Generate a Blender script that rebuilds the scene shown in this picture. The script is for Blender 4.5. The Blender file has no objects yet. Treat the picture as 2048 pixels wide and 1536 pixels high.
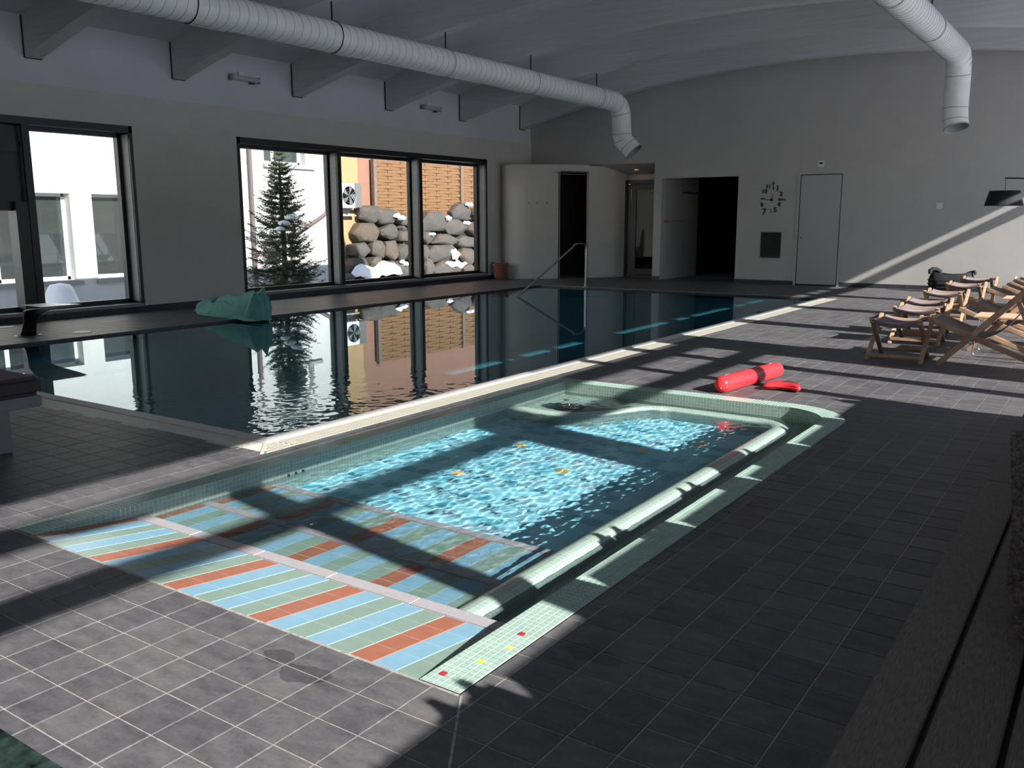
import bpy, bmesh, math, random
from mathutils import Vector, Matrix, noise as mnoise
R = random.Random(7)
C = bpy.context.scene.collection
SC = bpy.context.scene

# ------------------------------------------------------------------ camera, sky, sun, exposure
YAW, PITCH, ROLL, FPX = 0.602133, 0.1813377, -0.00282, 1782.84
CAMP = Vector((0, 0, 1.35))
fw = Vector((-math.sin(YAW)*math.cos(PITCH), math.cos(YAW)*math.cos(PITCH), -math.sin(PITCH)))
rt = Vector((math.cos(YAW), math.sin(YAW), 0)); up = rt.cross(fw)
r2 = rt*math.cos(ROLL) + up*math.sin(ROLL); u2 = up*math.cos(ROLL) - rt*math.sin(ROLL)
cam = bpy.data.cameras.new('camera'); co = bpy.data.objects.new('camera', cam); C.objects.link(co)
co.matrix_world = Matrix(((r2.x, u2.x, -fw.x, 0), (r2.y, u2.y, -fw.y, 0), (r2.z, u2.z, -fw.z, CAMP.z), (0, 0, 0, 1)))
cam.sensor_fit = 'HORIZONTAL'; cam.sensor_width = 36; cam.lens = 36*FPX/2048
cam.clip_start = 0.05; cam.clip_end = 2000
SC.camera = co
SUN_SLOPE, SUN_AZ = 0.54, 0.17
w = bpy.data.worlds.new('sky'); SC.world = w; w.use_nodes = True
nt = w.node_tree; bg = nt.nodes['Background']
sky = nt.nodes.new('ShaderNodeTexSky'); sky.sky_type = 'NISHITA'; sky.sun_disc = False
sky.sun_elevation = math.atan(SUN_SLOPE); sky.sun_rotation = math.atan2(1, -SUN_AZ)
sky.altitude = 1200; sky.air_density = 1.0; sky.dust_density = 0.6; sky.ozone_density = 1.0
nt.links.new(sky.outputs[0], bg.inputs[0]); bg.inputs[1].default_value = 0.21
sl = bpy.data.lights.new('sun', 'SUN'); so = bpy.data.objects.new('sun', sl); C.objects.link(so)
sl.energy = 13.0; sl.angle = 0.0093; sl.color = (1.0, 0.965, 0.925)
so.rotation_euler = Vector((-1, SUN_AZ, -SUN_SLOPE)).to_track_quat('-Z', 'Y').to_euler()
so.location = (30, -4, 16)
try: sl.cycles.is_caustics_light = True
except Exception: pass
SC.view_settings.view_transform = 'Standard'; SC.view_settings.look = 'None'
SC.view_settings.gamma = 1; SC.view_settings.use_curve_mapping = False
SC.view_settings.exposure = 0.0
cy = SC.cycles
cy.max_bounces = 10; cy.diffuse_bounces = 5; cy.glossy_bounces = 5; cy.transmission_bounces = 6; cy.transparent_max_bounces = 12
cy.sample_clamp_indirect = 6.0; cy.caustics_refractive = True; cy.caustics_reflective = False
cy.use_denoising = True; cy.blur_glossy = 0.3

# ------------------------------------------------------------------ helpers
class MB:
    def __init__(s): s.v = []; s.f = []; s.uv = []; s.sm = []; s.mi = []; s.useuv = False
    def add(s, vs, fs, uvs=None, smooth=False, mi=0):
        o = len(s.v); s.v += [tuple(x) for x in vs]
        for k, f in enumerate(fs):
            s.f.append(tuple(i+o for i in f)); s.sm.append(smooth); s.mi.append(mi)
            s.uv.append(uvs[k] if uvs else None)
        if uvs: s.useuv = True
    def box(s, x0, x1, y0, y1, z0, z1, mi=0):
        s.add([(x0,y0,z0),(x1,y0,z0),(x1,y1,z0),(x0,y1,z0),(x0,y0,z1),(x1,y0,z1),(x1,y1,z1),(x0,y1,z1)],
              [(0,3,2,1),(4,5,6,7),(0,1,5,4),(1,2,6,5),(2,3,7,6),(3,0,4,7)], mi=mi); return s
    def cbox(s, x0, x1, y0, y1, z0, z1, c, mi=0):           # tile: chamfered top, open underside
        s.add([(x0,y0,z0),(x1,y0,z0),(x1,y1,z0),(x0,y1,z0),(x0,y0,z1-c),(x1,y0,z1-c),(x1,y1,z1-c),(x0,y1,z1-c),(x0+c,y0+c,z1),(x1-c,y0+c,z1),(x1-c,y1-c,z1),(x0+c,y1-c,z1)],
              [(8,9,10,11),(0,1,5,4),(1,2,6,5),(2,3,7,6),(3,0,4,7),(4,5,9,8),(5,6,10,9),(6,7,11,10),(7,4,8,11)], mi=mi); return s
    def bar(s, p, q, wd, h, upv=(0,0,1), mi=0):
        p = Vector(p); q = Vector(q); d = (q-p).normalized(); a = d.cross(Vector(upv))
        if a.length < 1e-4: a = d.cross(Vector((1,0,0)))
        a.normalize(); b = a.cross(d); a *= wd/2; b *= h/2
        vs = [p-a-b, p+a-b, p+a+b, p-a+b, q-a-b, q+a-b, q+a+b, q-a+b]
        s.add(vs, [(0,1,2,3),(7,6,5,4),(4,5,1,0),(5,6,2,1),(6,7,3,2),(7,4,0,3)], mi=mi); return s
    def tube(s, path, r, n=10, cap=True, closed=False, smooth=True, rs=None, mi=0):
        P = [Vector(p) for p in path]; m = len(P); vs = []; nrm = None
        for i in range(m):
            if closed: t = P[(i+1) % m]-P[i-1]
            else: t = P[min(i+1, m-1)]-P[max(i-1, 0)]
            t.normalize()
            if nrm is None: nrm = t.cross(Vector((0,0,1)) if abs(t.z) < .95 else Vector((1,0,0))).normalized()
            else: nrm = (nrm - t*nrm.dot(t)).normalized()
            b = t.cross(nrm); rr = rs[i] if rs else r
            vs += [P[i]+(nrm*math.cos(2*math.pi*k/n)+b*math.sin(2*math.pi*k/n))*rr for k in range(n)]
        fs = []
        for i in range(m if closed else m-1):
            j = (i+1) % m
            for k in range(n): fs.append((i*n+k, i*n+(k+1) % n, j*n+(k+1) % n, j*n+k))
        s.add(vs, fs, smooth=smooth, mi=mi)
        if cap and not closed: s.add(vs[:n], [tuple(range(n-1,-1,-1))], mi=mi); s.add(vs[-n:], [tuple(range(n))], mi=mi)
        return s
    def lathe(s, prof, c=(0,0,0), n=20, smooth=True, mi=0):
        vs = []
        for r, z in prof: vs += [(c[0]+r*math.cos(2*math.pi*k/n), c[1]+r*math.sin(2*math.pi*k/n), c[2]+z) for k in range(n)]
        fs = [(i*n+k, i*n+(k+1) % n, (i+1)*n+(k+1) % n, (i+1)*n+k) for i in range(len(prof)-1) for k in range(n)]
        s.add(vs, fs, smooth=smooth, mi=mi); return s
    def prism(s, poly, z0, z1, mi=0):
        n = len(poly); vs = [(x,y,z0) for x,y in poly]+[(x,y,z1) for x,y in poly]
        s.add(vs, [tuple(range(n-1,-1,-1)), tuple(range(n,2*n))]+[(i,(i+1)%n,n+(i+1)%n,n+i) for i in range(n)], mi=mi); return s
    def extr(s, poly, y0, y1, mi=0):                        # polygon in x,z extruded along y
        n = len(poly); vs = [(x,y0,z) for x,z in poly]+[(x,y1,z) for x,z in poly]
        s.add(vs, [tuple(range(n)), tuple(range(2*n-1,n-1,-1))]+[((i+1)%n,i,n+i,n+(i+1)%n) for i in range(n)], mi=mi); return s
    def grid(s, P, smooth=True, uv=None, mi=0, closed_u=False):   # P[i][j]
        m = len(P); n = len(P[0]); vs = [p for r in P for p in r]; fs = []; us = []
        for i in range(m if closed_u else m-1):
            for j in range(n-1):
                i2 = (i+1) % m
                fs.append((i*n+j, i2*n+j, i2*n+j+1, i*n+j+1))
                if uv: us.append([uv[i][j], uv[i+1][j], uv[i+1][j+1], uv[i][j+1]])
        s.add(vs, fs, uvs=us if uv else None, smooth=smooth, mi=mi); return s
    def quad(s, a, b, c, d, uv=None, mi=0):
        s.add([a,b,c,d], [(0,1,2,3)], uvs=[uv] if uv else None, mi=mi); return s
    def mesh(s, name, mats, bevel=0, seg=2, recalc=False):
        me = bpy.data.meshes.new(name); me.from_pydata(s.v, [], s.f)
        if s.useuv:
            ul = me.uv_layers.new(name='UVMap'); i = 0
            for u, p in zip(s.uv, me.polygons):
                for k in range(p.loop_total): ul.data[p.loop_start+k].uv = u[k] if u else (0,0)
        me.polygons.foreach_set('use_smooth', s.sm); me.polygons.foreach_set('material_index', s.mi)
        for m in (mats if isinstance(mats, (list, tuple)) else [mats]): me.materials.append(m)
        if bevel or recalc:
            bm = bmesh.new(); bm.from_mesh(me)
            if recalc: bmesh.ops.recalc_face_normals(bm, faces=bm.faces)
            if bevel:
                ed = [e for e in bm.edges if len(e.link_faces) == 2 and e.calc_face_angle(0) > .6]
                bmesh.ops.bevel(bm, geom=ed, offset=bevel, segments=seg, affect='EDGES', clamp_overlap=True)
            bm.to_mesh(me); bm.free()
        me.update(); return me
    def build(s, name, mats, parent=None, bevel=0, seg=2, kind=None, label=None, recalc=False):
        return link(name, s.mesh(name, mats, bevel, seg, recalc), parent, kind, label)
def link(name, me, parent=None, kind=None, label=None, loc=None):
    o = bpy.data.objects.new(name, me); C.objects.link(o)
    if parent is not None: o.parent = parent
    if kind: o['kind'] = kind
    if label: o['label'] = label
    if loc is not None: o.location = loc
    return o
def tag(o, label, cat, group=None):
    o['label'] = label; o['category'] = cat
    if group: o['group'] = group
    return o
def thing(name, label, cat, loc=(0,0,0), rz=0, group=None):
    o = bpy.data.objects.new(name, None); C.objects.link(o); o.location = loc; o.rotation_euler = (0,0,rz)
    o.empty_display_size = .2
    return tag(o, label, cat, group)
def setting(name):
    o = bpy.data.objects.new(name, None); C.objects.link(o); o['kind'] = 'structure'; return o
KIDS = {}
def copy_tree(o, loc, rz, label):
    def cp(x, par):
        c = x.copy(); C.objects.link(c); c.parent = par
        for ch in [k for k in bpy.data.objects if k.parent == x]: cp(ch, c)
        return c
    c = cp(o, None); c.location = loc; c.rotation_euler = (0,0,rz); c['label'] = label; return c
def arc(cx, cy_, r, a0, a1, n): return [(cx+r*math.cos(math.radians(a0+(a1-a0)*i/n)), cy_+r*math.sin(math.radians(a0+(a1-a0)*i/n))) for i in range(n+1)]
def proj(p):
    d = Vector(p)-CAMP; z = d.dot(fw)
    if z < .05: return None
    return 1024+FPX*d.dot(r2)/z, 768-FPX*d.dot(u2)/z, z

# ------------------------------------------------------------------ materials
def nodes(name):
    m = bpy.data.materials.new(name); m.use_nodes = True
    t = m.node_tree; return m, t, t.nodes['Principled BSDF']
def N(t, ty, **k):
    n = t.nodes.new(ty)
    for a, b in k.items(): setattr(n, a, b)
    return n
def math_(t, op, a, b=None, c=None):
    n = N(t, 'ShaderNodeMath', operation=op)
    for i, x in enumerate((a, b, c)):
        if x is None: continue
        if isinstance(x, (int, float)): n.inputs[i].default_value = x
        else: t.links.new(x, n.inputs[i])
    return n.outputs[0]
def mix(t, fac, a, b, bt='MIX'):
    n = N(t, 'ShaderNodeMix', data_type='RGBA', blend_type=bt)
    for sck, x in ((n.inputs[0], fac), (n.inputs[6], a), (n.inputs[7], b)):
        if isinstance(x, (int, float)): sck.default_value = x
        elif isinstance(x, (tuple, list)): sck.default_value = (*x[:3], 1)
        else: t.links.new(x, sck)
    return n.outputs[2]
def noise(t, scale, detail=4, vec=None, rough=.55, stretch=None):
    n = N(t, 'ShaderNodeTexNoise'); n.inputs['Scale'].default_value = scale; n.inputs['Detail'].default_value = detail; n.inputs['Roughness'].default_value = rough
    if vec is None: vec = N(t, 'ShaderNodeNewGeometry').outputs['Position']
    if stretch:
        mp = N(t, 'ShaderNodeMapping'); mp.inputs['Scale'].default_value = stretch; t.links.new(vec, mp.inputs[0]); vec = mp.outputs[0]
    t.links.new(vec, n.inputs['Vector']); return n.outputs[0]
def ramp(t, fac, pts):
    n = N(t, 'ShaderNodeValToRGB'); t.links.new(fac, n.inputs[0]); e = n.color_ramp.elements
    while len(e) < len(pts): e.new(.5)
    for k, (p, c) in enumerate(pts): e[k].position = p; e[k].color = (*c, 1) if isinstance(c, tuple) else (c, c, c, 1)
    return n.outputs[0]
def bump(t, p, h, strength=.2, dist=.01):
    b = N(t, 'ShaderNodeBump'); b.inputs['Strength'].default_value = strength; b.inputs['Distance'].default_value = dist
    t.links.new(h, b.inputs['Height']); t.links.new(b.outputs[0], p.inputs['Normal'])
def mat(name, col, rough=.5, metal=0, spec=.5, ns=None, na=.15, bs=None, ba=.2, bd=.005, stretch=None, emit=None, obj=False):
    m, t, p = nodes(name); p.inputs['Roughness'].default_value = rough; p.inputs['Metallic'].default_value = metal; p.inputs['Specular IOR Level'].default_value = spec
    p.inputs['Base Color'].default_value = (*col, 1)
    vec = N(t, 'ShaderNodeTexCoord').outputs['Object'] if obj else None
    if ns:
        f = noise(t, ns, vec=vec, stretch=stretch)
        d = tuple(c*(1-na*1.6) for c in col); l = tuple(min(1, c*(1+na*1.6)) for c in col)
        t.links.new(ramp(t, f, [(.3, d), (.7, l)]), p.inputs['Base Color'])
    if bs: bump(t, p, noise(t, bs, vec=vec, stretch=stretch), ba, bd)
    if emit: p.inputs['Emission Color'].default_value = (*emit[0], 1); p.inputs['Emission Strength'].default_value = emit[1]
    return m
def grid_mat(name, size, col, grout, gw=.1, rough=.3, var=.12, sets=None, bumpk=.4):
    # glazed tile grid laid out in UV metres; sets = (fraction, colour) of oddly coloured tiles
    m, t, p = nodes(name); uv = N(t, 'ShaderNodeUVMap').outputs[0]
    sc = N(t, 'ShaderNodeVectorMath', operation='SCALE'); t.links.new(uv, sc.inputs[0]); sc.inputs['Scale'].default_value = 1/size
    fl = N(t, 'ShaderNodeVectorMath', operation='FLOOR'); t.links.new(sc.outputs[0], fl.inputs[0])
    fr = N(t, 'ShaderNodeVectorMath', operation='FRACTION'); t.links.new(sc.outputs[0], fr.inputs[0])
    wn = N(t, 'ShaderNodeTexWhiteNoise', noise_dimensions='2D'); t.links.new(fl.outputs[0], wn.inputs['Vector'])
    sx = N(t, 'ShaderNodeSeparateXYZ'); t.links.new(fr.outputs[0], sx.inputs[0])
    e = math_(t, 'MINIMUM', math_(t, 'MINIMUM', sx.outputs[0], math_(t, 'SUBTRACT', 1, sx.outputs[0])), math_(t, 'MINIMUM', sx.outputs[1], math_(t, 'SUBTRACT', 1, sx.outputs[1])))
    g = math_(t, 'GREATER_THAN', e, gw/2)
    c = mix(t, wn.outputs['Value'], tuple(x*(1-var) for x in col), tuple(x*(1+var) for x in col))
    if sets:
        for a, b, cc in sets:
            inr = math_(t, 'MULTIPLY', math_(t, 'GREATER_THAN', wn.outputs['Value'], a), math_(t, 'LESS_THAN', wn.outputs['Value'], b)); c = mix(t, inr, c, cc)
    t.links.new(mix(t, g, grout, c), p.inputs['Base Color']); p.inputs['Roughness'].default_value = rough
    h = N(t, 'ShaderNodeMapRange'); t.links.new(e, h.inputs[0]); h.inputs[1].default_value = gw*.3; h.inputs[2].default_value = gw*.8
    bump(t, p, h.outputs[0], bumpk, .002); return m
def floor_mat():
    m, t, p = nodes('slate floor tile')
    pos = N(t, 'ShaderNodeNewGeometry'); oi = N(t, 'ShaderNodeObjectInfo')
    rnd = math_(t, 'FRACT', math_(t, 'ADD', math_(t, 'MULTIPLY', oi.outputs['Random'], 7.3), math_(t, 'MULTIPLY', pos.outputs['Random Per Island'], 3.7)))
    n1 = noise(t, 9, 6, stretch=(1, 2.2, 1)); n2 = noise(t, 70, 3); n3 = noise(t, .8, 2)
    f = math_(t, 'ADD', math_(t, 'MULTIPLY', n1, .6), math_(t, 'ADD', math_(t, 'MULTIPLY', n2, .28), math_(t, 'MULTIPLY', rnd, .16)))
    c = ramp(t, f, [(.32, (.058, .057, .063)), (.5, (.094, .092, .098)), (.7, (.138, .134, .136))])
    # wet splashes left on the tiles
    sp = N(t, 'ShaderNodeSeparateXYZ'); t.links.new(pos.outputs['Position'], sp.inputs[0])
    wet = None; wob = math_(t, 'MULTIPLY', math_(t, 'SUBTRACT', noise(t, 7, 3), .5), .55)
    for x, y, r in ((-2.09, 1.735, .055), (-1.93, 1.70, .085), (-1.26, 2.30, .10), (-.95, 3.2, .08), (-1.1, 4.0, .07)):
        d = math_(t, 'SQRT', math_(t, 'ADD', math_(t, 'POWER', math_(t, 'SUBTRACT', sp.outputs[0], x), 2), math_(t, 'POWER', math_(t, 'MULTIPLY', math_(t, 'SUBTRACT', sp.outputs[1], y), 1.6), 2)))
        k = math_(t, 'LESS_THAN', math_(t, 'ADD', d, math_(t, 'MULTIPLY', wob, r*3.2)), r)
        wet = k if wet is None else math_(t, 'MAXIMUM', wet, k)
    t.links.new(mix(t, wet, c, (.62, .62, .64), 'MULTIPLY'), p.inputs['Base Color'])
    t.links.new(math_(t, 'SUBTRACT', math_(t, 'ADD', .40, math_(t, 'MULTIPLY', n1, .2)), math_(t, 'MULTIPLY', wet, .2)), p.inputs['Roughness'])
    p.inputs['Specular IOR Level'].default_value = .26
    bump(t, p, math_(t, 'ADD', n1, math_(t, 'MULTIPLY', n2, .5)), .25, .004); return m
def glass_mat(name, tint=(1,1,1), refl=.9):
    m = bpy.data.materials.new(name); m.use_nodes = True; t = m.node_tree; t.nodes.clear()
    o = N(t, 'ShaderNodeOutputMaterial'); a = N(t, 'ShaderNodeBsdfTransparent'); a.inputs[0].default_value = (*tint, 1)
    b = N(t, 'ShaderNodeBsdfGlossy'); b.inputs['Roughness'].default_value = .01; ge = N(t, 'ShaderNodeNewGeometry'); dp = N(t, 'ShaderNodeVectorMath', operation='DOT_PRODUCT'); t.links.new(ge.outputs['Incoming'], dp.inputs[0]); t.links.new(ge.outputs['Normal'], dp.inputs[1])
    fr = math_(t, 'ADD', .04, math_(t, 'MULTIPLY', .96, math_(t, 'POWER', math_(t, 'SUBTRACT', 1, math_(t, 'ABSOLUTE', dp.outputs['Value'])), 5)))
    mx = N(t, 'ShaderNodeMixShader'); t.links.new(math_(t, 'MULTIPLY', fr, refl), mx.inputs[0]); t.links.new(a.outputs[0], mx.inputs[1]); t.links.new(b.outputs[0], mx.inputs[2]); t.links.new(mx.outputs[0], o.inputs[0]); return m
def water_mat(name, tint, ripple=None):
    m = bpy.data.materials.new(name); m.use_nodes = True; t = m.node_tree; t.nodes.clear()
    o = N(t, 'ShaderNodeOutputMaterial'); b = N(t, 'ShaderNodeBsdfGlass'); b.inputs['IOR'].default_value = 1.333; b.inputs['Roughness'].default_value = 0; b.inputs[0].default_value = (*tint, 1)
    t.links.new(b.outputs[0], o.inputs[0])
    if ripple: ripple(t, b)
    return m
M = {}
M['tile'] = floor_mat()
M['grout'] = mat('pale grout', (.30, .275, .26), .8, ns=40, na=.2)
M['wall'] = mat('warm grey wall paint', (.715, .675, .625), .8, spec=.2, ns=3, na=.02, bs=160, ba=.06)
M['farwall'] = mat('grey wall paint', (.54, .525, .50), .75, spec=.25, ns=3, na=.02, bs=160, ba=.06)
M['white'] = mat('white wall paint', (.74, .745, .77), .8, spec=.2, ns=2, na=.02, bs=120, ba=.05)
M['ceil'] = mat('white ceiling paint', (.70, .71, .735), .8, spec=.2, ns=2.5, na=.04)
M['beam'] = mat('pale glulam paint', (.66, .665, .67), .7, spec=.25, ns=5, na=.05, stretch=(.2, 6, 6))
M['duct'] = mat('white duct metal', (.91, .92, .91), .36, spec=.5, ns=5, na=.03)
M['seam'] = mat('grey duct seam', (.42, .43, .44), .5)
M['black'] = mat('black hardware', (.012, .012, .014), .5)
M['frame'] = mat('dark window frame', (.018, .017, .018), .38, spec=.5, ns=30, na=.1)
M['sill'] = mat('grey stone sill', (.30, .29, .28), .5, ns=60)
M['skirt'] = mat('dark skirting tile', (.05, .05, .055), .4, ns=20)
M['glass'] = glass_mat('clear window glass', (.95, .97, .96))
M['mint'] = grid_mat('mint mosaic', .025, (.25, .345, .30), (.42, .48, .435), .11, .22, .08)
M['mosaic'] = mat('mint mosaic tile', (.33, .455, .395), .2, ns=14, na=.06)
M['mgrout'] = mat('mosaic grout', (.68, .75, .69), .7)
M['red'] = mat('red mosaic', (.38, .035, .035), .25); M['yel'] = mat('orange mosaic', (.85, .52, .16), .25); M['lime'] = mat('lime mosaic', (.50, .58, .10), .25)
M['blue_t'] = mat('pale blue step tile', (.20, .37, .48), .3, ns=20, na=.03)
M['green_t'] = mat('sage step tile', (.205, .295, .25), .3, ns=20, na=.03)
M['terra'] = mat('terracotta step tile', (.33, .125, .078), .35, ns=20, na=.06)
M['sgrout'] = mat('cream step grout', (.46, .46, .42), .7)
M['nosing'] = mat('pale grey nosing', (.34, .32, .335), .5, ns=60, na=.04)
M['pfloor'] = grid_mat('paddling pool floor tiles', .1, (.31, .68, .83), (.38, .70, .82), .04, .25, .05, [(.74, .93, (.15, .46, .58)), (.93, 1.01, (.32, .54, .66))], .1)
M['deep'] = grid_mat('deep teal pool tiles', .05, (.04, .19, .24), (.06, .21, .26), .08, .25, .06, None, .1)
M['lip'] = mat('white stone lip', (.52, .495, .475), .45, ns=30, na=.05)
M['grate'] = mat('cream overflow grate', (.50, .485, .405), .5, ns=10, na=.04)
M['gutter'] = mat('dark gutter', (.05, .05, .045), .6)
M['steel'] = mat('brushed steel', (.55, .55, .56), .22, 1.0, bs=200, ba=.03)
M['dsteel'] = mat('dark bronze steel', (.09, .085, .08), .3, .9)
M['wood'] = mat('oiled ash wood', (.47, .305, .195), .5, ns=7, na=.18, stretch=(1, 1, 1), obj=True, bs=30, ba=.05)
M['sling'] = mat('taupe sling canvas', (.215, .175, .175), .85, spec=.15, ns=60, na=.08, bs=400, ba=.2, bd=.001, obj=True)
M['table'] = mat('pale birch table top', (.60, .41, .27), .4, ns=6, na=.08, stretch=(1, 6, 1), obj=True)
M['inflat'] = mat('glossy red vinyl', (.80, .035, .04), .18, spec=.6); M['inflat2'] = mat('deep red vinyl', (.50, .03, .04), .2, spec=.6)
M['printw'] = mat('white print', (.85, .8, .85), .3); M['printp'] = mat('violet print', (.35, .15, .55), .3)
M['bag'] = mat('black woven straw', (.013, .014, .016), .75, ns=90, na=.5, bs=120, ba=.9, bd=.01, obj=True)
M['basket'] = mat('terracotta wicker', (.33, .13, .075), .7, ns=30, na=.2, obj=True)
M['tealc'] = mat('teal cotton sheet', (.165, .42, .38), .8, spec=.2, ns=9, na=.10, bs=7, ba=.10, bd=.02, obj=True)
M['cush'] = mat('dark brown leatherette', (.018, .011, .011), .6, ns=30, na=.15, obj=True)
M['lbase'] = mat('off white lounger base', (.17, .165, .165), .6, ns=8, na=.05)
M['marble'] = mat('dark green marble', (.018, .032, .027), .25, ns=18, na=.6)
M['plank'] = mat('brown grey composite plank', (.135, .12, .105), .7, ns=25, na=.25, stretch=(14, 1, 14), bs=120, ba=.2)
M['weave'] = mat('grey woven upholstery', (.21, .19, .18), .9, spec=.1, ns=120, na=.4, bs=170, ba=.8, bd=.004, obj=True)
M['plaster'] = mat('white outdoor plaster', (.60, .575, .55), .85, spec=.1, ns=3, na=.02, bs=80, ba=.1)
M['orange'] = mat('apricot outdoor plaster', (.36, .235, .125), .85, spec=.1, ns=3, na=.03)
M['salmon'] = mat('shaded apricot plaster', (.27, .145, .105), .85, spec=.1, ns=3, na=.03)
M['pipe'] = mat('rose grey downpipe', (.12, .08, .075), .5)
M['snow'] = mat('snow', (.86, .88, .92), .7, spec=.3, ns=6, na=.02, bs=5, ba=.5, bd=.05)
M['ground'] = mat('snowy ground', (.72, .75, .80), .8, spec=.2, ns=.6, na=.08, bs=3, ba=.3, bd=.05)
M['fence'] = mat('honey pine slat', (.185, .092, .038), .7, ns=6, na=.16, stretch=(8, .8, 8))
M['post'] = mat('weathered fence post', (.16, .11, .085), .75, ns=12, na=.15)
M['wpane'] = mat('dark outdoor window pane', (.03, .035, .035), .03, spec=1.0)
M['pvc'] = mat('white window frame', (.72, .72, .74), .4)
M['osill'] = mat('grey outdoor sill', (.30, .28, .27), .6)
M['acw'] = mat('white unit casing', (.72, .72, .72), .4); M['acg'] = mat('shaded unit side and blade grey', (.13, .127, .125), .5)
M['bark'] = mat('spruce bark', (.07, .045, .03), .9)
M['needle'] = mat('spruce needles', (.055, .082, .035), .75, spec=.2, ns=4, na=.35)
M['lampfab'] = mat('black lamp fabric', (.012, .012, .013), .85)
M['plast'] = mat('white plastic', (.86, .86, .84), .4)
M['door'] = mat('light grey door leaf', (.50, .495, .50), .55, spec=.3)
M['dglass'] = glass_mat('smoked door glass', (.03, .033, .036), .4)
M['dark'] = mat('painted room darkness', (.014, .014, .014), .9)  # near black colour stands in for the missing light in these rooms
M['tube'] = mat('clear lamp cover', (.55, .57, .60), .2)
M['glow'] = mat('warm downlight', (1, .7, .4), .5, emit=((1, .55, .25), 9))
M['grille'] = mat('dark vent metal', (.05, .05, .048), .5)
M['curtain'] = mat('pale green room curtain', (.42, .44, .30), .8, ns=8, na=.1, stretch=(1, 9, .3))
def stone_mat():
    m, t, p = nodes('rough wall stone'); oi = N(t, 'ShaderNodeObjectInfo'); tc = N(t, 'ShaderNodeTexCoord').outputs['Object']
    base = ramp(t, oi.outputs['Random'], [(0, (.060, .056, .056)), (.3, (.105, .078, .058)), (.55, (.076, .072, .074)), (.8, (.125, .086, .050)), (1, (.092, .072, .060))])
    n1 = noise(t, 3.5, 8, tc, .65); n2 = noise(t, 1.6, 3, tc)
    c = mix(t, n1, mix(t, .72, base, (.02, .018, .016)), mix(t, .22, base, (.24, .22, .20)))
    t.links.new(mix(t, math_(t, 'MULTIPLY', math_(t, 'GREATER_THAN', n2, .62), .45), c, (.16, .085, .05)), p.inputs['Base Color']); p.inputs['Roughness'].default_value = .85
    bump(t, p, noise(t, 7, 8, tc, .7), .8, .06); return m
M['stone'] = stone_mat()

# ------------------------------------------------------------------ room shell
XW, XF, YF, YB, CUTY = -12.4, 1.8, 18.9, -3.6, 1.875
def zarch(x): return 4.48-(x+5.3)**2/52.0
BEAMS = [-2.75, -.4, 1.97, 4.35, 6.72, 8.97, 11.38, 13.78, 16.16, 18.52]
PB = (-4.0, -1.475, 1.875, 6.55); PRO = .50                 # paddling pool outer rectangle, outer corner radius
MP = (-10.25, -4.10, 3.40, 16.10)                           # swimming pool incl. grate
def rsub(r, e):
    x0,x1,y0,y1 = r; a0,a1,b0,b1 = e
    if x1 <= a0 or x0 >= a1 or y1 <= b0 or y0 >= b1: return [r]
    out = []
    if x0 < a0: out.append((x0,a0,y0,y1)); x0 = a0
    if x1 > a1: out.append((a1,x1,y0,y1)); x1 = a1
    if y0 < b0: out.append((x0,x1,y0,b0)); y0 = b0
    if y1 > b1: out.append((x0,x1,b1,y1))
    return out
def rsubs(rs, es):
    for e in es: rs = [q for r in rs for q in rsub(r, e)]
    return rs
CCX, CCY = PB[1]-PRO, PB[3]-PRO
floor = MB()
for r in rsubs([(XW-.4, XF+.4, YB, YF+3.6)], [PB, MP]): floor.box(*r, -.4, -.0022)
cor = [(PB[1], PB[3])]+arc(CCX, CCY, PRO-.02, 90, 0, 12)
for i in range(1, len(cor)-1): floor.add([(*cor[0], -.0022), (*cor[i+1], -.0022), (*cor[i], -.0022)], [(0,1,2)])
FL = floor.build('floor', M['grout'], kind='structure')
PX, PY, GX, GY = .1535, .155, -2.183, 1.245
def inarc(r):                                               # in the rounded corner square: is the tile fully outside the arc
    x0,x1,y0,y1 = r
    if x1 <= CCX or y1 <= CCY or x0 >= PB[1] or y0 >= PB[3]: return 'out'
    far = max(math.hypot(x-CCX, y-CCY) for x in (x0,x1) for y in (y0,y1)); near = min(math.hypot(max(x-CCX,0), max(y-CCY,0)) for x in (x0,) for y in (y0,))
    return 'out' if near > PRO-.10 else ('in' if far < PRO else 'cut')
tiles = []
ix0, ix1 = math.floor((XW-GX)/PX), math.ceil((XF-GX)/PX); iy0, iy1 = math.floor((-1.2-GY)/PY), math.ceil((YF+.8-GY)/PY)
PBS = (PB[0], CCX, PB[2], PB[3]); PBT = (CCX, PB[1], PB[2], CCY)
g = .0052
for i in range(ix0, ix1):
    for j in range(iy0, iy1):
        r0 = (max(GX+i*PX, XW), min(GX+(i+1)*PX, XF), GY+j*PY, GY+(j+1)*PY)
        for r in rsubs([r0], [PBS, PBT, MP]):
            if r[1]-r[0] < .012 or r[3]-r[2] < .012: continue
            k = inarc(r)
            sub = [r]
            if k == 'in': continue
            if k == 'cut':
                xm, ym = (r[0]+r[1])/2, (r[2]+r[3])/2
                sub = [q for q in ((r[0],xm,r[2],ym),(xm,r[1],r[2],ym),(r[0],xm,ym,r[3]),(xm,r[1],ym,r[3])) if inarc(q) == 'out']
            for q in sub:
                c = ((q[0]+q[1])/2, (q[2]+q[3])/2, 0); p = proj(c); key = 0
                if p and -30 < p[0] < 2078 and p[1] < 1570 and not (q[0] > -.5 and q[2] < 7): key = (q[1]-q[0])*(q[3]-q[2])*(1.35/p[2])/p[2]**2
                tiles.append((key, q))
tiles.sort(key=lambda a: -a[0])
meshes = {}
rest = MB()
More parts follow.
